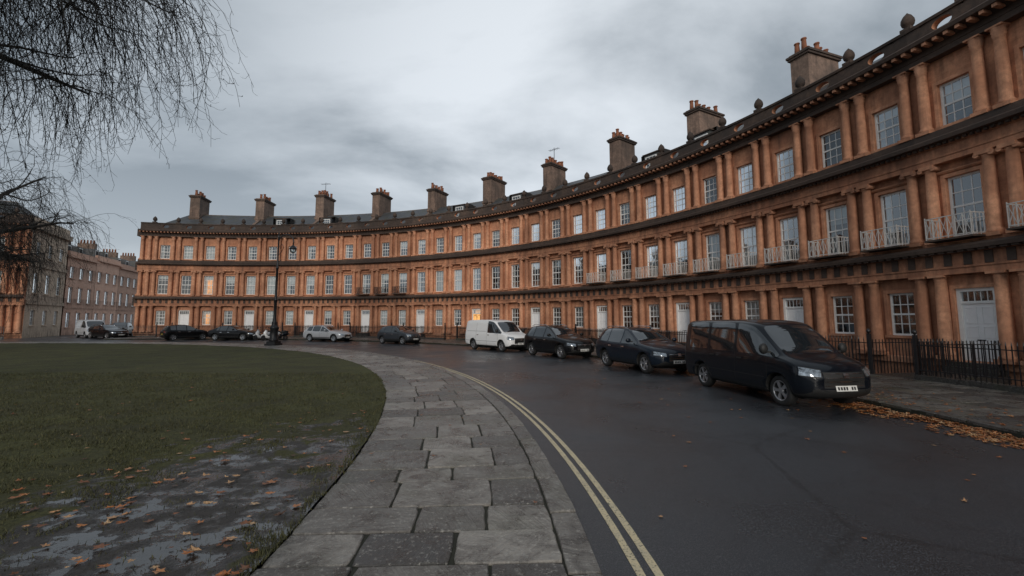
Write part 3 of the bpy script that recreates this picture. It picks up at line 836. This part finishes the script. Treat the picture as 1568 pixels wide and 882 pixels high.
M_TYRE=simple('tyre',(.014,.014,.014),.75,var=.2); M_ALLOY=simple('alloy',(.42,.43,.45),.3,metal=.8,var=.2)
M_INK=simple('plate_ink',(.01,.01,.01),.5)
def wheel_mesh(rad,wid,spokes=5):
    mb=MB(); n=36
    def ring(r,y): return [mb.p(r*cos(2*pi*i/n),y,r*sin(2*pi*i/n)) for i in range(n)]
    w=wid/2
    prof=[(rad*.63,-w*.9),(rad*.70,-w),(rad*.93,-w*.95),(rad,-w*.7),(rad,w*.7),(rad*.93,w*.95),(rad*.70,w),(rad*.66,w*.86)]
    prev=None
    for r_,y in prof:
        q=ring(r_,y)
        if prev:
            for i in range(n): mb.f((prev[i],prev[(i+1)%n],q[(i+1)%n],q[i]),0,True)
        prev=q
    prf=[(rad*.67,w*.9),(rad*.63,w*.93),(rad*.60,w*.8),(rad*.58,w*.1),(.001,w*.05)]; prev=None
    for k,(r_,y) in enumerate(prf):
        q=ring(r_,y)
        if prev:
            for i in range(n): mb.f((prev[i],prev[(i+1)%n],q[(i+1)%n],q[i]),1 if k<3 else 2,True)
        prev=q
    for k in range(spokes):
        a=2*pi*k/spokes
        for off in (-.13,.13):
            ca,sa=cos(a+off*.35),sin(a+off*.35); c2,s2=cos(a+off),sin(a+off); hw=.022
            pts=[]
            for (cc,ss,r_,y) in ((ca,sa,.04,w*.78),(c2,s2,rad*.62,w*.86)):
                for h in (-1,1):
                    x=r_*cc-h*hw*ss; z=r_*ss+h*hw*cc
                    pts.append(mb.p(x,y,z)); pts.append(mb.p(x,y-.05,z))
            a_,b_,c_,d_,e_,f_,g_,h_=pts
            mb.f((a_,c_,g_,e_),1); mb.f((a_,b_,f_,e_),1); mb.f((c_,d_,h_,g_),1)
    hub=ring(.065,w*.82); hb=ring(.065,w*.1)
    for i in range(n): mb.f((hub[i],hub[(i+1)%n],hb[(i+1)%n],hb[i]),1,True)
    mb.f(hub,1)
    return mb.mesh('wheel',[M_TYRE,M_ALLOY,M_RUB])

SPEC={}
# station: x, zbottom, zbelt, ztop, w, roofw
SPEC['suv']=dict(L=4.66,wr=.36,wb=(1.42,-1.40),tw=.235,
 st=[(2.33,.42,.62,.66,.60,.5),(2.26,.30,.74,.80,.80,.68),(2.05,.24,.87,.93,.92,.78),(1.6,.22,.95,1.03,.95,.82),(1.15,.22,1.0,1.09,.955,.84),(.92,.22,1.02,1.13,.955,.80),
 (.15,.22,1.05,1.55,.955,.66),(-.1,.22,1.05,1.62,.955,.66),(-.17,.22,1.05,1.63,.955,.66),(-.6,.22,1.06,1.655,.955,.66),(-1.10,.22,1.07,1.65,.955,.66),(-1.17,.22,1.07,1.645,.955,.66),(-1.75,.22,1.09,1.60,.95,.64),(-1.98,.24,1.09,1.54,.94,.62),(-2.22,.28,1.07,1.16,.91,.70),(-2.30,.32,.98,1.04,.88,.72),(-2.33,.42,.85,.92,.82,.68)],
 side=[(.92,-.1),(-.17,-1.10),(-1.17,-1.75)],ws=(.92,.15),rw=(-1.98,-2.22),
 head=[(.52,.66),(.86,.70),(.84,.83),(.50,.77)],grille=(.42,.46,.76),doors=[.78,-.135,-1.12],belt=1.0)
SPEC['estate']=dict(L=4.6,wr=.33,wb=(1.42,-1.35),tw=.215,
 st=[(2.30,.38,.55,.59,.58,.5),(2.22,.26,.67,.72,.78,.66),(2.0,.2,.78,.83,.88,.74),(1.5,.18,.84,.92,.91,.78),(1.05,.18,.88,.98,.915,.78),(.82,.18,.90,1.0,.915,.76),
 (.05,.18,.92,1.36,.915,.62),(-.15,.18,.92,1.41,.915,.62),(-.22,.18,.92,1.42,.915,.62),(-.6,.18,.93,1.44,.915,.62),(-1.08,.18,.95,1.43,.915,.62),(-1.15,.18,.95,1.425,.915,.62),(-1.7,.18,.97,1.38,.91,.60),(-1.85,.2,.97,1.34,.90,.58),(-2.15,.24,.95,1.02,.87,.66),(-2.26,.28,.86,.92,.84,.68),(-2.30,.38,.75,.8,.78,.64)],
 side=[(.82,-.15),(-.22,-1.08),(-1.15,-1.7)],ws=(.82,.05),rw=(-1.85,-2.15),
 head=[(.50,.58),(.83,.62),(.80,.73),(.48,.67)],grille=(.40,.40,.66),doors=[.72,-.185,-1.1],belt=.86)
SPEC['sedan']=dict(L=4.7,wr=.33,wb=(1.45,-1.38),tw=.22,
 st=[(2.35,.38,.55,.59,.58,.5),(2.27,.26,.67,.72,.78,.66),(2.05,.2,.78,.83,.88,.74),(1.5,.18,.84,.92,.91,.78),(1.05,.18,.88,.98,.915,.78),(.82,.18,.90,1.0,.915,.76),
 (.02,.18,.92,1.36,.915,.6),(-.18,.18,.92,1.41,.915,.6),(-.25,.18,.92,1.415,.915,.6),(-.6,.18,.93,1.42,.915,.6),(-.98,.18,.94,1.39,.915,.6),(-1.05,.18,.94,1.375,.915,.6),(-1.30,.18,.95,1.31,.91,.58),(-1.42,.2,.95,1.26,.90,.58),(-1.85,.22,.95,1.03,.89,.68),(-2.22,.26,.92,.98,.86,.68),(-2.35,.38,.78,.84,.78,.64)],
 side=[(.82,-.18),(-.25,-.98),(-1.05,-1.30)],ws=(.82,.02),rw=(-1.42,-1.85),
 head=[(.50,.58),(.83,.62),(.80,.73),(.48,.67)],grille=(.40,.40,.66),doors=[.72,-.215,-1.0],belt=.86)
SPEC['hatch']=dict(L=3.9,wr=.31,wb=(1.22,-1.20),tw=.2,
 st=[(1.95,.38,.58,.62,.58,.5),(1.88,.26,.72,.77,.76,.64),(1.65,.2,.84,.89,.84,.7),(1.25,.18,.90,.98,.865,.74),(.95,.18,.93,1.03,.87,.74),(.8,.18,.94,1.05,.87,.72),
 (.1,.18,.95,1.41,.87,.6),(-.12,.18,.95,1.46,.87,.6),(-.19,.18,.95,1.47,.87,.6),(-.6,.18,.97,1.48,.87,.6),(-.95,.18,.98,1.46,.87,.6),(-1.02,.18,.99,1.45,.87,.6),(-1.45,.2,1.0,1.40,.86,.58),(-1.58,.22,1.0,1.36,.85,.58),(-1.82,.26,.97,1.04,.82,.62),(-1.90,.3,.88,.94,.8,.64),(-1.95,.4,.76,.82,.75,.6)],
 side=[(.8,-.12),(-.19,-.95),(-1.02,-1.45)],ws=(.8,.1),rw=(-1.58,-1.82),
 head=[(.46,.64),(.78,.68),(.76,.82),(.46,.78)],grille=(.38,.42,.66),doors=[.7,-.155,-.98],belt=.9)
def vanspec(glassall):
    st=[(2.55,.42,.66,.70,.66,.55),(2.48,.28,.84,.90,.84,.72),(2.28,.24,.98,1.03,.93,.78),(1.85,.22,1.07,1.13,.95,.82),(1.62,.22,1.10,1.19,.955,.83),
     (.90,.22,1.13,1.82,.955,.79),(.66,.22,1.13,1.92,.955,.79),(.15,.22,1.13,1.965,.955,.80),(.04,.22,1.13,1.97,.955,.80),(-1.05,.22,1.13,1.97,.955,.80),(-1.18,.22,1.13,1.97,.955,.80),(-2.2,.22,1.13,1.95,.955,.80),(-2.42,.24,1.13,1.93,.95,.79),(-2.52,.28,1.12,1.84,.93,.77),(-2.55,.40,1.11,1.72,.89,.75)]
    return dict(L=5.1,wr=.345,wb=(1.62,-1.50),tw=.23,st=st,side=[(1.62,.15),(.04,-1.05),(-1.18,-2.2)] if glassall else [(1.62,.15)],ws=(1.62,.90),rw=None,
     head=[(.56,.74),(.88,.76),(.86,.94),(.52,.88)],grille=(.50,.50,.84),doors=[1.30,.095,-1.115],belt=1.08,van=True)
SPEC['van']=vanspec(True); SPEC['whitevan']=vanspec(False)

_car={}
def car_parts(kind):
    if kind in _car: return _car[kind]
    S=SPEC[kind]; V=[];F=[];MI=[]; st=S['st']; van=S.get('van')
    def sec(x,zb,zbelt,zt,w,wr):
        hi=(zt-zbelt)>.25
        p4=zbelt-min(.13,.28*(zbelt-zb))
        e=.05 if hi else .03
        pr=[(0,zb),(.80*w,zb),(.955*w,zb+.08),(w,zb+.1+.38*(p4-zb-.1)),(.99*w,p4),(.945*w if not van else .965*w,zbelt),
            (wr if hi else max(wr,.86*w),zt-e-(.02 if van and hi else 0)),((wr-.075) if hi else .74*w,zt-.008),((wr)*.5,zt+.012),(0,zt+.02)]
        return pr
    rings=[]
    for s_ in st:
        pr=sec(*s_); x=s_[0]; r=[]
        full=[(y,z) for y,z in pr]+[(-y,z) for y,z in pr[8:0:-1]]
        for y,z in full:
            # slight nose bow
            xx=x-(.16*(abs(y)/.9)**2.2 if x>S['L']/2-.5 else 0)+(.07*(abs(y)/.9)**2 if x<-S['L']/2+.35 else 0)
            V.append((xx,y,z)); r.append(len(V)-1)
        rings.append(r)
    n=18
    def inr(x,a): return a is not None and a[1]<x<a[0]
    for i in range(len(rings)-1):
        xm=(st[i][0]+st[i+1][0])/2
        for k in range(n):
            k2=(k+1)%n; F.append((rings[i][k],rings[i][k2],rings[i+1][k2],rings[i+1][k])); m=0
            kk=k if k<9 else 17-k
            if kk==5 and any(inr(xm,a) for a in S['side']): m=1
            if kk in (7,8) and (inr(xm,S['ws']) or inr(xm,S['rw'])): m=1
            if kk in (0,1): m=2
            MI.append(m)
    F.append(tuple(rings[0][::-1])); MI.append(0); F.append(tuple(rings[-1])); MI.append(0)
    me=bpy.data.meshes.new('b'); me.from_pydata(V,[],F); me.polygons.foreach_set('material_index',MI)
    me.polygons.foreach_set('use_smooth',[True]*len(F))
    bm=bmesh.new(); bm.from_mesh(me); bmesh.ops.recalc_face_normals(bm,faces=bm.faces)
    cl=bm.edges.layers.float.get('crease_edge') or bm.edges.layers.float.new('crease_edge')
    bm.verts.index_update()
    for e in bm.edges:
        ms={f.material_index for f in e.link_faces}
        ka,kb=e.verts[0].index%18,e.verts[1].index%18
        if ka==kb and ka in (5,13,6,12): e[cl]=.65
        if ka==kb and ka in (4,14,7,11): e[cl]=.3
        if len(ms)>1 and 1 in ms: e[cl]=1.0
        if any(len(f.verts)>4 for f in e.link_faces): e[cl]=.5
    bm.to_mesh(me); bm.free()
    for m in (P_BLACK,M_CGL,M_RUB): me.materials.append(m)
    ob=bpy.data.objects.new('tmp',me); COL.objects.link(ob)
    md=ob.modifiers.new('s','SUBSURF'); md.levels=2; md.render_levels=2
    dg=bpy.context.evaluated_depsgraph_get(); dg.update()
    ev=ob.evaluated_get(dg); me2=bpy.data.meshes.new_from_object(ev)
    bvh=BVHTree.FromPolygons([v.co[:] for v in me2.vertices],[p.vertices[:] for p in me2.polygons])
    # wheel-arch cutters (applied, then removed)
    cb=MB()
    for wx in S['wb']:
        for sg in (-1,1):
            rr=S['wr']+.055; nn=32
            A=[cb.p(wx+rr*cos(2*pi*i/nn),sg*.60,S['wr']+.01+rr*sin(2*pi*i/nn)) for i in range(nn)]
            B=[cb.p(wx+rr*cos(2*pi*i/nn),sg*1.2,S['wr']+.01+rr*sin(2*pi*i/nn)) for i in range(nn)]
            for i in range(nn): cb.f((A[i],A[(i+1)%nn],B[(i+1)%nn],B[i]),2)
            cb.f(A[::-1],2); cb.f(B,2)
    cm=cb.mesh('cut',[P_BLACK,M_CGL,M_RUB]); co=bpy.data.objects.new('cut',cm); COL.objects.link(co)
    ob2=bpy.data.objects.new('tmp2',me2); COL.objects.link(ob2)
    bo=ob2.modifiers.new('b','BOOLEAN'); bo.operation='DIFFERENCE'; bo.object=co; bo.solver='EXACT'
    dg=bpy.context.evaluated_depsgraph_get(); dg.update()
    me3=bpy.data.meshes.new_from_object(ob2.evaluated_get(dg))
    for o_ in (ob,co,ob2): bpy.data.objects.remove(o_)
    # -------- trim projected on the body
    t=MB()
    def proj(ax,a,b,off):
        o_,d_={'F':((5,a,b),(-1,0,0)),'B':((-5,a,b),(1,0,0)),'L':((a,3,b),(0,-1,0)),'R':((a,-3,b),(0,1,0)),'T':((a,b,4),(0,0,-1))}[ax]
        h=bvh.ray_cast(Vector(o_),Vector(d_))
        if h[0] is None: return None
        q=h[0]-Vector(d_)*off; return t.p(*q)
    def patch(ax,q,nu,nv,off,m):
        g=[]
        for j in range(nv+1):
            row=[]
            for i in range(nu+1):
                u,v=i/nu,j/nv
                a=(q[0][0]*(1-u)+q[1][0]*u)*(1-v)+(q[3][0]*(1-u)+q[2][0]*u)*v
                b=(q[0][1]*(1-u)+q[1][1]*u)*(1-v)+(q[3][1]*(1-u)+q[2][1]*u)*v
                row.append(proj(ax,a,b,off))
            g.append(row)
        for j in range(nv):
            for i in range(nu):
                f=(g[j][i],g[j][i+1],g[j+1][i+1],g[j+1][i])
                if None not in f: t.f(f,m,True)
    def rect(a0,a1,b0,b1): return [(a0,b0),(a1,b0),(a1,b1),(a0,b1)]
    RUB,LMP,RED,PW,CHR,PY,INK,GLS=range(8)
    hd=S['head']
    for sg in (-1,1):
        q=[(sg*a,b) for a,b in hd]
        qq=[(sg*(a+da),b+db) for (a,b),(da,db) in zip(hd,((-.02,-.02),(.02,-.02),(.02,.015),(-.02,.015)))]
        patch('F',qq,8,4,.004,RUB); patch('F',q,8,4,.009,LMP)
    gw,g0,g1=S['grille']
    patch('F',rect(-gw,gw,g0,g1),10,5,.006,RUB)
    for k in range(4):
        z=g0+.05+(g1-g0-.08)*k/3.; patch('F',rect(-gw+.03,gw-.03,z-.006,z+.006),10,1,.014,CHR)
    patch('F',rect(-.07,.07,(g0+g1)/2+.03,(g0+g1)/2+.15),3,3,.022,CHR)
    zl=st[1][1]+.02
    patch('F',rect(-.72,.72,zl,g0-.03),12,3,.007,RUB)
    patch('F',rect(-.26,.26,g0-.06,g0+.055),4,2,.03,PW)
    for k in range(7):
        if k==4: continue
        x=-.2+k*.066; patch('F',rect(x-.02,x+.02,g0-.035,g0+.03),1,1,.034,INK)
    # rear
    zr=st[-2][2]
    for sg in (-1,1):
        if van: patch('B',[(sg*.74,.85),(sg*.92,.85),(sg*.92,1.3),(sg*.74,1.3)],3,6,.006,RED)
        else: patch('B',[(sg*.48,zr-.16),(sg*.86,zr-.14),(sg*.86,zr+.02),(sg*.48,zr-.0)],6,3,.006,RED)
    patch('B',rect(-.26,.26,.55,.66),3,2,.01,PY)
    if van: patch('B',rect(-.6,.6,1.2,1.7),6,4,.006,GLS)
    # side details
    b_=S['belt']
    for ax in ('L','R'):
        for k,x in enumerate(S['doors']):
            patch(ax,rect(x-.006,x+.006,.36,b_),1,10,.003,RUB)
            if van and k>0: patch(ax,rect(x-.006,x+.006,b_,1.78),1,8,.003,RUB)
        patch(ax,rect(S['doors'][-1],S['doors'][0],.345,.357),20,1,.003,RUB)
        for x in S['doors'][1:]:
            patch(ax,rect(x+.12,x+.32,b_-.10,b_-.065),3,1,.028,RUB if kind in('van',) else CHR)
        if kind=='whitevan': patch(ax,rect(-2.2,-.0,1.22,1.235),10,1,.003,RUB)
        if van:
            patch(ax,rect(-2.35,1.2,.60,.615),24,1,.004,RUB)
        else: patch(ax,rect(-1.0,1.0,.30,.42),16,1,.005,RUB)
    # mirrors
    zc=b_+.13; xm=S['ws'][0]-.22
    for sg in (-1,1):
        w0=.955 if kind!='hatch' else .87; hh=.13 if van else .085
        c0=Vector((xm,sg*(w0+.12),zc+hh*.6)); rr=(.075,.105,hh)
        nu,nv=10,6; rows=[]
        for j in range(nv+1):
            ph=-pi/2+pi*j/nv
            rows.append([t.p(c0.x+rr[0]*cos(ph)*abs(cos(a))**.7*(1 if cos(a)>0 else -1)*1.0, c0.y+rr[1]*cos(ph)*abs(sin(a))**.7*(1 if sin(a)>0 else -1), c0.z+rr[2]*sin(ph)) for a in [2*pi*i/nu for i in range(nu)]])
        for j in range(nv):
            for i in range(nu): t.f((rows[j][i],rows[j][(i+1)%nu],rows[j+1][(i+1)%nu],rows[j+1][i]),8 if not van else RUB,True)
        t.box(xm-.03,xm+.03,min(sg*(w0-.06),sg*(w0+.06)),max(sg*(w0-.06),sg*(w0+.06)),zc-.02,zc+.02,RUB)
    if kind in ('suv','estate'):
        for sg in (-1,1): t.tube([(.0,sg*.60,1.0+(.6 if kind=='suv' else .38)),(-.3,sg*.62,(1.70 if kind=='suv' else 1.475)),(-1.4,sg*.62,(1.70 if kind=='suv' else 1.47)),(-1.7,sg*.6,(1.62 if kind=='suv' else 1.40))],.014,6,CHR)
    _car[kind]=(me3,t,wheel_mesh(S['wr'],S['tw'],5 if kind!='estate' else 7))
    return _car[kind]
def vehicle(name,kind,x,y,rot,pt):
    me,t,wm=car_parts(kind); S=SPEC[kind]
    e=empty(name,(x,y,.004),rot)
    m=me.copy()
    for k_,mm in enumerate((pt,M_CGL,M_RUB)): m.materials[k_]=mm
    obj('body',m,e)
    obj('trim_and_lights',t.mesh('trim',[M_RUB,M_LAMP,M_RED,M_PLW,M_CHR,M_PLY,M_INK,M_CGL,pt]),e)
    i=0
    for wx in S['wb']:
        for sg in (-1,1):
            i+=1; w=obj('wheel_%d'%i,wm,e,(wx,sg*(.955-.10-S['tw']/2+.03 if kind!='hatch' else .72),S['wr']-.004)); w.rotation_euler=(0,0,0 if sg>0 else pi)
    cb=MB(); cb.box(-S['L']/2+.5,S['L']/2-.5,-.6,.6,.20,.40,0); obj('underbody',cb.mesh('u',[M_RUB]),e)
    return e
def onring(deg,r=38.3): t=radians(deg); return CX+r*cos(t),CY+.15+r*sin(t)
def ringcar(name,kind,deg,pt,r=38.3,dr=0):
    x,y=onring(deg,r); return vehicle(name,kind,x,y,radians(deg-90+dr),pt)
ringcar('parked_van','van',8.9,P_NAVY)
ringcar('parked_suv','suv',18.6,P_BLUE)
ringcar('parked_suv','suv',28.9,P_BLACK)
ringcar('parked_van','whitevan',38.4,P_WHITE)
ringcar('parked_car','hatch',55.6,P_GREY)
ringcar('parked_car','estate',68.4,P_SILV)
ringcar('parked_car','sedan',84,P_BLACK)
ringcar('parked_car','hatch',91.7,P_BLACK,dr=50,r=38.6)
vehicle('parked_van','whitevan',-46.3,50.5,radians(-35),P_SILV)
vehicle('parked_car','estate',-43.0,48.8,radians(-20),P_BLACK)
vehicle('parked_suv','suv',-46.6,54.5,radians(-60),P_BLACK)

# scooters
def scooter(x,y,rot,bodymat):
    e=empty('motor_scooter',(x,y,0),rot); mb=MB()
    def whl(cx):
        n=20; pr=[(.13,-.05),(.22,-.055),(.25,0),(.22,.055),(.13,.05)]
        for (r0,y0),(r1,y1) in zip(pr[:-1],pr[1:]):
            A=[mb.p(cx+r0*cos(2*pi*i/n),y0,.25+r0*sin(2*pi*i/n)) for i in range(n)]
            B=[mb.p(cx+r1*cos(2*pi*i/n),y1,.25+r1*sin(2*pi*i/n)) for i in range(n)]
            for i in range(n): mb.f((A[i],A[(i+1)%n],B[(i+1)%n],B[i]),1,True)
        C=[mb.p(cx+.13*cos(2*pi*i/n),.03,.25+.13*sin(2*pi*i/n)) for i in range(n)]; mb.f(C,2)
        C=[mb.p(cx+.13*cos(2*pi*i/n),-.03,.25+.13*sin(2*pi*i/n)) for i in range(n)]; mb.f(C,2)
    whl(.65); whl(-.6)
    mb.tube([(-.95,0,.62),(-.7,0,.62),(-.4,0,.6),(-.15,0,.45)],[.06,.19,.2,.12],10,0)
    mb.tube([(-.85,0,.80),(-.5,0,.83),(-.15,0,.76)],[.09,.13,.09],8,1)
    mb.tube([(-.2,0,.32),(.15,0,.28),(.38,0,.34),(.5,0,.7),(.42,0,.95)],[.14,.13,.17,.2,.1],10,0)
    mb.tube([(.65,0,.25),(.55,0,.6),(.40,0,1.0)],.035,6,2)
    mb.tube([(.32,-.33,1.05),(.42,0,1.0),(.32,.33,1.05)],.02,6,1)
    mb.tube([(.47,0,.98),(.52,0,.98)],[.09,.07],10,3)
    mb.tube([(.65,0,.55),(.9,0,.48)],[.07,.04],6,0)
    for sg in (-1,1): mb.tube([(.36,sg*.2,1.03),(.36,sg*.26,1.2)],.008,5,1); mb.tube([(.35,sg*.26,1.2),(.37,sg*.26,1.27)],[.05,.05],8,1)
    obj('body',mb.mesh('scooter',[bodymat,M_TYRE,M_CHR,M_LAMP]),e)
for k,(dg,mt) in enumerate(((78.6,P_WHITE),(79.9,P_SILV),(77.2,P_NAVY))):
    x,y=onring(dg,38.6); scooter(x,y,radians(dg+180-25),mt)

# ------------------------------------------------------------------ street lamp
def lamp(x,y,arm_dir):
    e=empty('street_lamp',(x,y,.12),arm_dir); mb=MB()
    mb.box(-.42,.42,-.42,.42,0,.14); mb.box(-.34,.34,-.34,.34,.14,.3)
    mb.lathe(0,0,[(.33,.3),(.33,.42),(.28,.5),(.27,1.15),(.31,1.22),(.31,1.3),(.22,1.4),(.18,1.55),(.2,1.62),(.14,1.75),(.115,2.0),(.10,3.2),(.13,3.25),(.13,3.32),(.09,3.4),(.08,5.6),(.11,5.64),(.11,5.7),(.065,5.78),(.055,7.9),(.09,7.95),(.05,8.05),(.03,8.2),(.06,8.26),(.01,8.38)],10,0)
    pts=[]
    for i in range(13):
        a=pi-pi*i/12*1.08; pts.append((.62+.62*cos(a),0,7.55+.62*sin(a)))
    mb.tube([(0,0,7.0)]+pts,.042,6)
    mb.tube([(0,0,6.6),(.25,0,6.85),(.45,0,7.2),(.3,0,7.45),(.12,0,7.3),(.2,0,7.1)],.02,5)
    mb.tube([(-.3,0,6.2),(.3,0,6.2)],.018,5)
    lx=pts[-1][0]; zt=pts[-1][2]
    mb.lathe(lx,0,[(.03,zt+.02),(.05,zt-.05),(.12,zt-.1),(.24,zt-.26),(.27,zt-.34),(.25,zt-.36)],12,0)
    mb.lathe(lx,0,[(.23,zt-.35),(.21,zt-.5),(.12,zt-.62),(.02,zt-.66)],12,1)
    obj('post',mb.mesh('post',[M_IRON,M_GLASS]),e)
lamp(KX+36.25*cos(radians(59.1)),KY+36.25*sin(radians(59.1)),radians(-10))

# ------------------------------------------------------------------ trees
def tree(x,y,seed,H=9,limbs=9,spread=9.5,zmin=0,drop=(1.6,3.4),nlev2=9,nlev3=9,nlev4=6,aims=()):
    r=random.Random(seed); mb=MB(); balls=[]
    def grow(p,d,ln,rad,lev):
        n={0:8,1:11,2:9,3:9,4:5}[lev]; seg=ln/n; pts=[p.copy()]; rads=[rad]; dirs=[d.copy()]
        endr={0:.55,1:.18,2:.25,3:.4,4:.6}[lev]
        for i in range(n):
            j={0:.06,1:.14,2:.2,3:.17,4:.3}[lev]
            d=d+Vector((r.gauss(0,j),r.gauss(0,j),r.gauss(0,j)))
            if lev==1: d.z-=.055*(i/n*2)
            if lev==2: d.z-=.07
            if lev<=2 and p.z<zmin: d.z=max(d.z,.12)
            if lev==3: d.z-=.36
            if lev==4: d.z-=.22 if i<3 else -.25
            d.normalize(); p=p+d*seg; pts.append(p.copy()); dirs.append(d.copy()); rads.append(rad*(1-(1-endr)*(i+1)/n))
        mb.tube(pts,rads,{0:12,1:8,2:5,3:3,4:3}[lev])
        if lev==4:
            if r.random()<.16: balls.append(pts[-1])
            return
        nk={0:0,1:nlev2,2:nlev3,3:nlev4}[lev]
        for k in range(nk):
            t={1:.25,2:.1,3:.1}[lev]; t=t+(1-t)*(k+r.random())/nk
            i=min(n-1,int(t*n)); fr=t*n-i; q=pts[i].lerp(pts[i+1],min(1,fr)); dd=dirs[i]
            side=Vector((r.gauss(0,1),r.gauss(0,1),r.gauss(0,.6))); side-=side.dot(dd)*dd; side.normalize()
            nd=(dd*.6+side*r.uniform(.6,1.1)).normalized()
            l2={1:ln*.42*(1.15-t*.6),2:r.uniform(*drop),3:r.uniform(.3,.85)}[lev]
            rr={1:rads[i]*.45,2:.014,3:.007}[lev]
            grow(q,nd,l2*r.uniform(.8,1.2),rr,lev+1)
    base=Vector((x,y,-.05)); n=8; pts=[];rads=[]
    for i in range(n+1):
        t=i/n; pts.append(base+Vector((.25*sin(t*3),.2*sin(t*2+1),H*.55*t))); rads.append(.62*(1-.35*t)+(.35*(1-t)**6))
    mb.tube(pts,rads,14)
    top=pts[-1]
    for k in range(limbs):
        a=2*pi*k/limbs+r.uniform(-.25,.25); el=radians(r.uniform(28,58))
        d=Vector((cos(a)*cos(el),sin(a)*cos(el),sin(el)))
        grow(top-Vector((0,0,r.uniform(0,1.2))),d,spread*r.uniform(.85,1.15),.24,1)
    grow(top,Vector((.1,0,1)),spread*.8,.28,1)
    for ax_,ay_,az_,ln_ in aims:
        v=Vector((ax_,ay_,az_))-top; grow(top-Vector((0,0,r.uniform(0,.8))),(v.normalized()+Vector((0,0,.22))).normalized(),ln_ or v.length,.24,1)
    for q in balls:
        s=.022; c=[mb.p(q.x+a*s,q.y+b*s,q.z+c_*s) for a,b,c_ in ((1,0,0),(0,1,0),(-1,0,0),(0,-1,0),(0,0,1),(0,0,-1))]
        for k in range(4): mb.f((c[k],c[(k+1)%4],c[4]),0); mb.f((c[k],c[(k+1)%4],c[5]),0)
    obj('bare_tree',mb.mesh('bare_tree',[M_BARK],False))
tree(-17.5,8.0,11,H=17,limbs=10,spread=10.5,zmin=12.3,drop=(2.2,5.4),nlev2=9,nlev3=11,nlev4=10,aims=((-6.8,12.5,13.6,0),(-9.5,11,13.2,0),(-11.5,13.5,12.6,0),(-12.5,9.5,12.4,0)))
tree(-33.4,25,23,H=9.6,limbs=12,spread=8.4,zmin=6.2,drop=(2.2,4.6),nlev2=10,nlev3=10,nlev4=7)

# ------------------------------------------------------------------ world
w=bpy.data.worlds.new('World'); scene.world=w; w.use_nodes=True; nt=w.node_tree
bg=nt.nodes['Background']
SUN_EL=radians(22); SUN_AZ=radians(180)   # clockwise from +Y
sky=N(nt,'ShaderNodeTexSky'); sky.sky_type='NISHITA'; sky.sun_disc=False; sky.sun_elevation=SUN_EL; sky.sun_rotation=SUN_AZ
tc=N(nt,'ShaderNodeTexCoord'); d=tc.outputs['Generated']
sp=N(nt,'ShaderNodeSeparateXYZ'); L(nt,d,sp.inputs[0])
zc=math_(nt,'ADD',math_(nt,'MAXIMUM',sp.outputs[2],0),.22)
cmb=N(nt,'ShaderNodeCombineXYZ')
L(nt,math_(nt,'DIVIDE',sp.outputs[0],zc),cmb.inputs[0]); L(nt,math_(nt,'DIVIDE',sp.outputs[1],zc),cmb.inputs[1])
cv=mapping(nt,cmb.outputs[0],(.8,1.0,1),(5.1,3.9,0))
n1=noi(nt,cv,1.1,10,.54,.3); n2=noi(nt,cv,.6,3,.5)
clouds=math_(nt,'ADD',math_(nt,'MULTIPLY',n1,.7),math_(nt,'MULTIPLY',n2,.3))
cc=ramp(nt,clouds,.42,.58,(2.6,3.0,3.35),(4.8,5.3,5.75))
def spot(dirv,lo,hi):
    v=Vector(dirv).normalized(); dp=N(nt,'ShaderNodeVectorMath',operation='DOT_PRODUCT'); L(nt,d,dp.inputs[0]); dp.inputs[1].default_value=v
    mr=N(nt,'ShaderNodeMapRange'); mr.interpolation_type='SMOOTHSTEP'; L(nt,dp.outputs['Value'],mr.inputs[0]); mr.inputs[1].default_value=lo; mr.inputs[2].default_value=hi
    return mr.outputs[0]
gl=math_(nt,'MULTIPLY',spot((.12,1,.38),.74,1.0),math_(nt,'MULTIPLY',ramp(nt,clouds,.38,.58),1.0))
c=mixc(nt,gl,cc,(8.6,9.1,9.6))
hz=N(nt,'ShaderNodeMapRange'); L(nt,sp.outputs[2],hz.inputs[0]); hz.inputs[1].default_value=.0; hz.inputs[2].default_value=.32; hz.inputs[3].default_value=.75; hz.inputs[4].default_value=0
c=mixc(nt,hz.outputs[0],c,(6.2,6.7,7.3))
c=mixc(nt,.12,c,sky.outputs[0])
L(nt,c,bg.inputs['Color']); bg.inputs['Strength'].default_value=.1
sl=bpy.data.lights.new('sun','SUN'); sl.energy=1.5; sl.angle=radians(25); sl.color=(1,.93,.84)
so=bpy.data.objects.new('sun',sl); COL.objects.link(so)
sdv=Vector((sin(SUN_AZ)*cos(SUN_EL),cos(SUN_AZ)*cos(SUN_EL),sin(SUN_EL)))
so.rotation_euler=sdv.to_track_quat('Z','Y').to_euler()

# ------------------------------------------------------------------ camera
cam=bpy.data.cameras.new('camera'); co=bpy.data.objects.new('camera',cam); COL.objects.link(co)
co.location=(0,0,1.98); co.rotation_euler=(radians(95.7),0,0); cam.lens=16; cam.sensor_width=36; cam.shift_y=-.0134
cam.clip_start=.05; cam.clip_end=4000; scene.camera=co
scene.view_settings.view_transform='Standard'; scene.view_settings.look='None'; scene.view_settings.exposure=0
